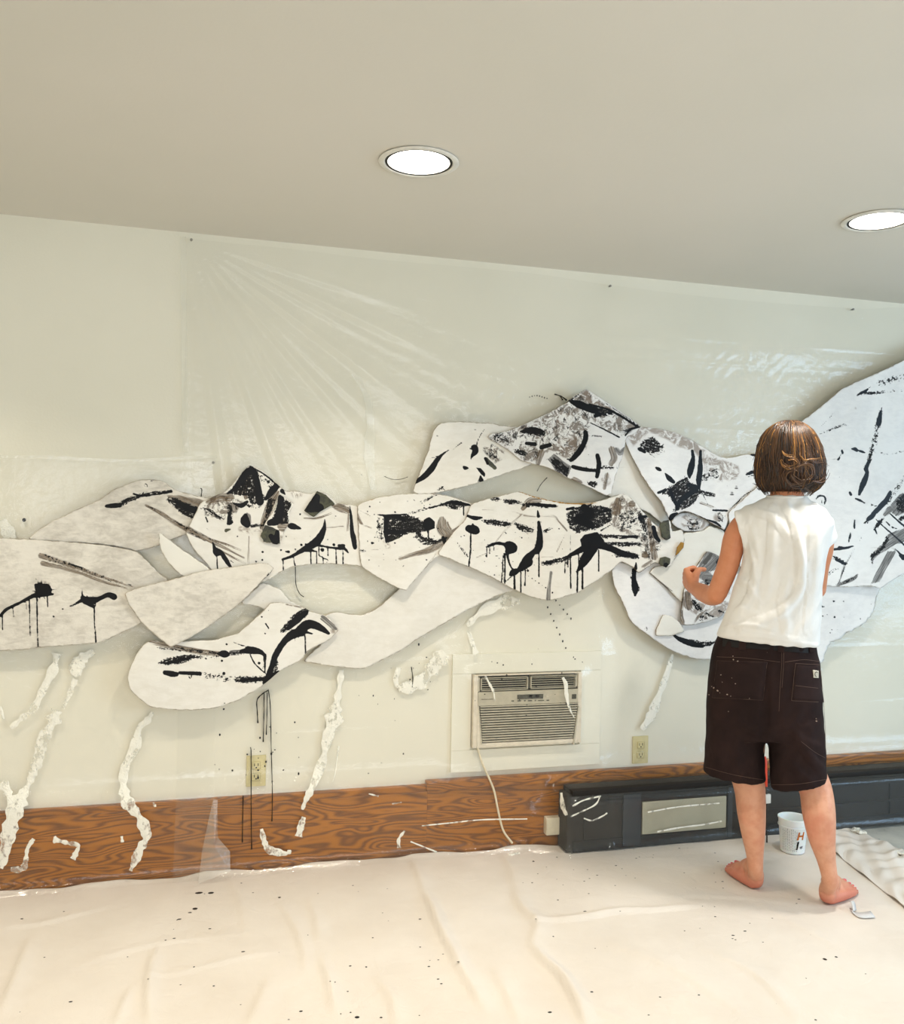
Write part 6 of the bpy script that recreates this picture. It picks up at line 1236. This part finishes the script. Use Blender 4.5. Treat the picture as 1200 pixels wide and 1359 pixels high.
# ---- hair: base volume and locks
HR = [(558, 1048, 7, .02), (561, 1048, 15, .046), (565, 1048, 21, .064), (571, 1047.5, 28, .082), (580, 1047, 34, .096), (593, 1047.5, 38.8, .106), (612, 1048, 42, .112), (630, 1048, 42, .108), (642, 1048, 40, .096), (650, 1047, 34, .080), (654, 1046, 27, .068)]
hy = np.array([h[0] for h in HR], float)
def hsurf(y, ph, k=1.0):
    """ph: 0 = towards the camera, +-pi = the face"""
    cx = np.interp(y, hy, [h[1] for h in HR]); hw_ = np.interp(y, hy, [h[2] for h in HR])/PXM*k; hd = np.interp(y, hy, [h[3] for h in HR])*k
    fw = -math.cos(ph)*hd
    lim = np.interp(y, [565, 590], [.2, .045]); fw = min(fw, lim)
    return BP(cx, y, .02)+RT*hw_*math.sin(ph)+FW*fw
def hairmat():
    T = NT('brown_hair'); t = T.attr('tone'); p = T.pos()
    n = T.noise(p, 60, 3)
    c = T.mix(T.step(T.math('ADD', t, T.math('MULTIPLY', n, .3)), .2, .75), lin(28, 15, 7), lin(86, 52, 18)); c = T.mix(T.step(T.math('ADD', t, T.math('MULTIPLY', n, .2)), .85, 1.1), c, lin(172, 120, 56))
    return T.done(T.bsdf(c, .38, .7))
M_hair = hairmat()
Vh, Fh, Th = [], [], []
NP = 48
for i, y in enumerate(np.linspace(558, 653, 30)):
    for j in range(NP): Vh.append(hsurf(y, -math.pi+2*math.pi*j/NP, .97)); Th.append(.1)
for i in range(29):
    for j in range(NP): Fh.append((i*NP+j, i*NP+(j+1) % NP, (i+1)*NP+(j+1) % NP, (i+1)*NP+j))
Fh.append(tuple(range(NP))[::-1]); Fh.append(tuple(29*NP+j for j in range(NP)))
hrng = np.random.default_rng(12)
def lock(P, r0, r1, tone, n=5):
    k = len(P); base = len(Vh); P = np.array(P)
    for i in range(k):
        t = P[min(i+1, k-1)]-P[max(i-1, 0)]; t /= np.linalg.norm(t)+1e-9
        a = np.cross(t, FW); a /= np.linalg.norm(a)+1e-9; b = np.cross(a, t); q = i/(k-1)
        r = (r0+(r1-r0)*q)*(.55+.45*math.sin(math.pi*min(1, q*1.15+.12)))
        for j in range(n):
            th = 2*math.pi*j/n; Vh.append(P[i]+a*r*math.cos(th)+b*r*.6*math.sin(th)); Th.append(tone)
    for i in range(k-1):
        for j in range(n): Fh.append((base+i*n+j, base+i*n+(j+1) % n, base+(i+1)*n+(j+1) % n, base+(i+1)*n+j))
    Fh.append(tuple(base+(k-1)*n+j for j in range(n)))
for i in range(1100):
    ph = hrng.uniform(-2.25, 2.25); y0 = 559+22*hrng.random()**2.5; y1 = hrng.uniform(618, 658) if hrng.random() < .8 else hrng.uniform(590, 620)
    lift = hrng.uniform(.985, 1.05); ph0 = ph*.92; amp = hrng.uniform(.0, .10); fq = hrng.uniform(3, 7); pz = hrng.uniform(0, 6); fl = hrng.normal(0, .15); out_ = hrng.uniform(-.03, .08)
    P = []
    for t in np.linspace(0, 1, 12):
        y = y0+(y1-y0)*t; pp = ph0+(ph-ph0)*t+amp*t*t*math.sin(fq*t+pz)+fl*t**3
        P.append(hsurf(y, pp, lift+out_*t**3+.01*math.sin(fq*t*1.7+pz)*t))
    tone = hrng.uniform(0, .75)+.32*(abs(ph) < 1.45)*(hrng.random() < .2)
    lock(P, hrng.uniform(.0022, .0042), .0012, tone)
for i in range(260):     # short fringe over the forehead
    ph = math.copysign(hrng.uniform(2.1, 3.14), hrng.normal()); y1 = hrng.uniform(574, 584)
    lock([hsurf(559+(y1-559)*t, ph*(.95+.05*t), 1.0+.03*t+hrng.uniform(0, .01)) for t in np.linspace(0, 1, 8)], .004, .0015, hrng.uniform(0, .7))
def strand(pts, r, tone, off=.010):
    P = catmull(pts, 6); Q = []
    for k, (x, y) in enumerate(P):
        hw_ = np.interp(y, hy, [h[2] for h in HR]); s = np.clip((x-1048)/hw_, -1, 1); Q.append(hsurf(y, math.asin(s*.98), 1.0)*1.0-FW*off+RT*(x-1048-hw_*s*.98)/PXM)
    Q = np.array(Q)
    for k in range(6):
        o_ = hrng.normal(0, r*.75, 3); s_ = np.linspace(0, 1, len(Q))[:, None]
        lock(Q+o_*(.5+s_)-FW*abs(hrng.normal(0, .002)), r*.38, r*.16, tone*hrng.uniform(.55, 1.1), 5)
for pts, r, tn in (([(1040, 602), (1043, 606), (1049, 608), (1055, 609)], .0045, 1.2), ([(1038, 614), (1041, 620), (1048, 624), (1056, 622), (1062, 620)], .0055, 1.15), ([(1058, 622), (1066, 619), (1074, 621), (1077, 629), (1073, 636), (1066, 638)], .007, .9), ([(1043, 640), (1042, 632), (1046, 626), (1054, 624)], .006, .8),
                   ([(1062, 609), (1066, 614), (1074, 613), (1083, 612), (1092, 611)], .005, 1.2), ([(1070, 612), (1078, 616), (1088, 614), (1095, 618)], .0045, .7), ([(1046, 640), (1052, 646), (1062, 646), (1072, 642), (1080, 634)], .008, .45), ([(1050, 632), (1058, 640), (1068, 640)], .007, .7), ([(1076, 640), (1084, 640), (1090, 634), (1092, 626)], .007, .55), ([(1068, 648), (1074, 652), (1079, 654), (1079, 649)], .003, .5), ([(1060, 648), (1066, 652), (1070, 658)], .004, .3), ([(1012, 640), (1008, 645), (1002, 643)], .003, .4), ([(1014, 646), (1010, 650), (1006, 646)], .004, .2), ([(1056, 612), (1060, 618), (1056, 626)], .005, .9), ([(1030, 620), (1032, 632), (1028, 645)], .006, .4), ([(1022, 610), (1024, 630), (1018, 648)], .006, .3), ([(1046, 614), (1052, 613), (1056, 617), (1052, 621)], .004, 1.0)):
    strand(pts, r, tn)
fromdata('hair', Vh, Fh, M_hair, who, True, None, None, None, {'tone': ('FLOAT', Th)})
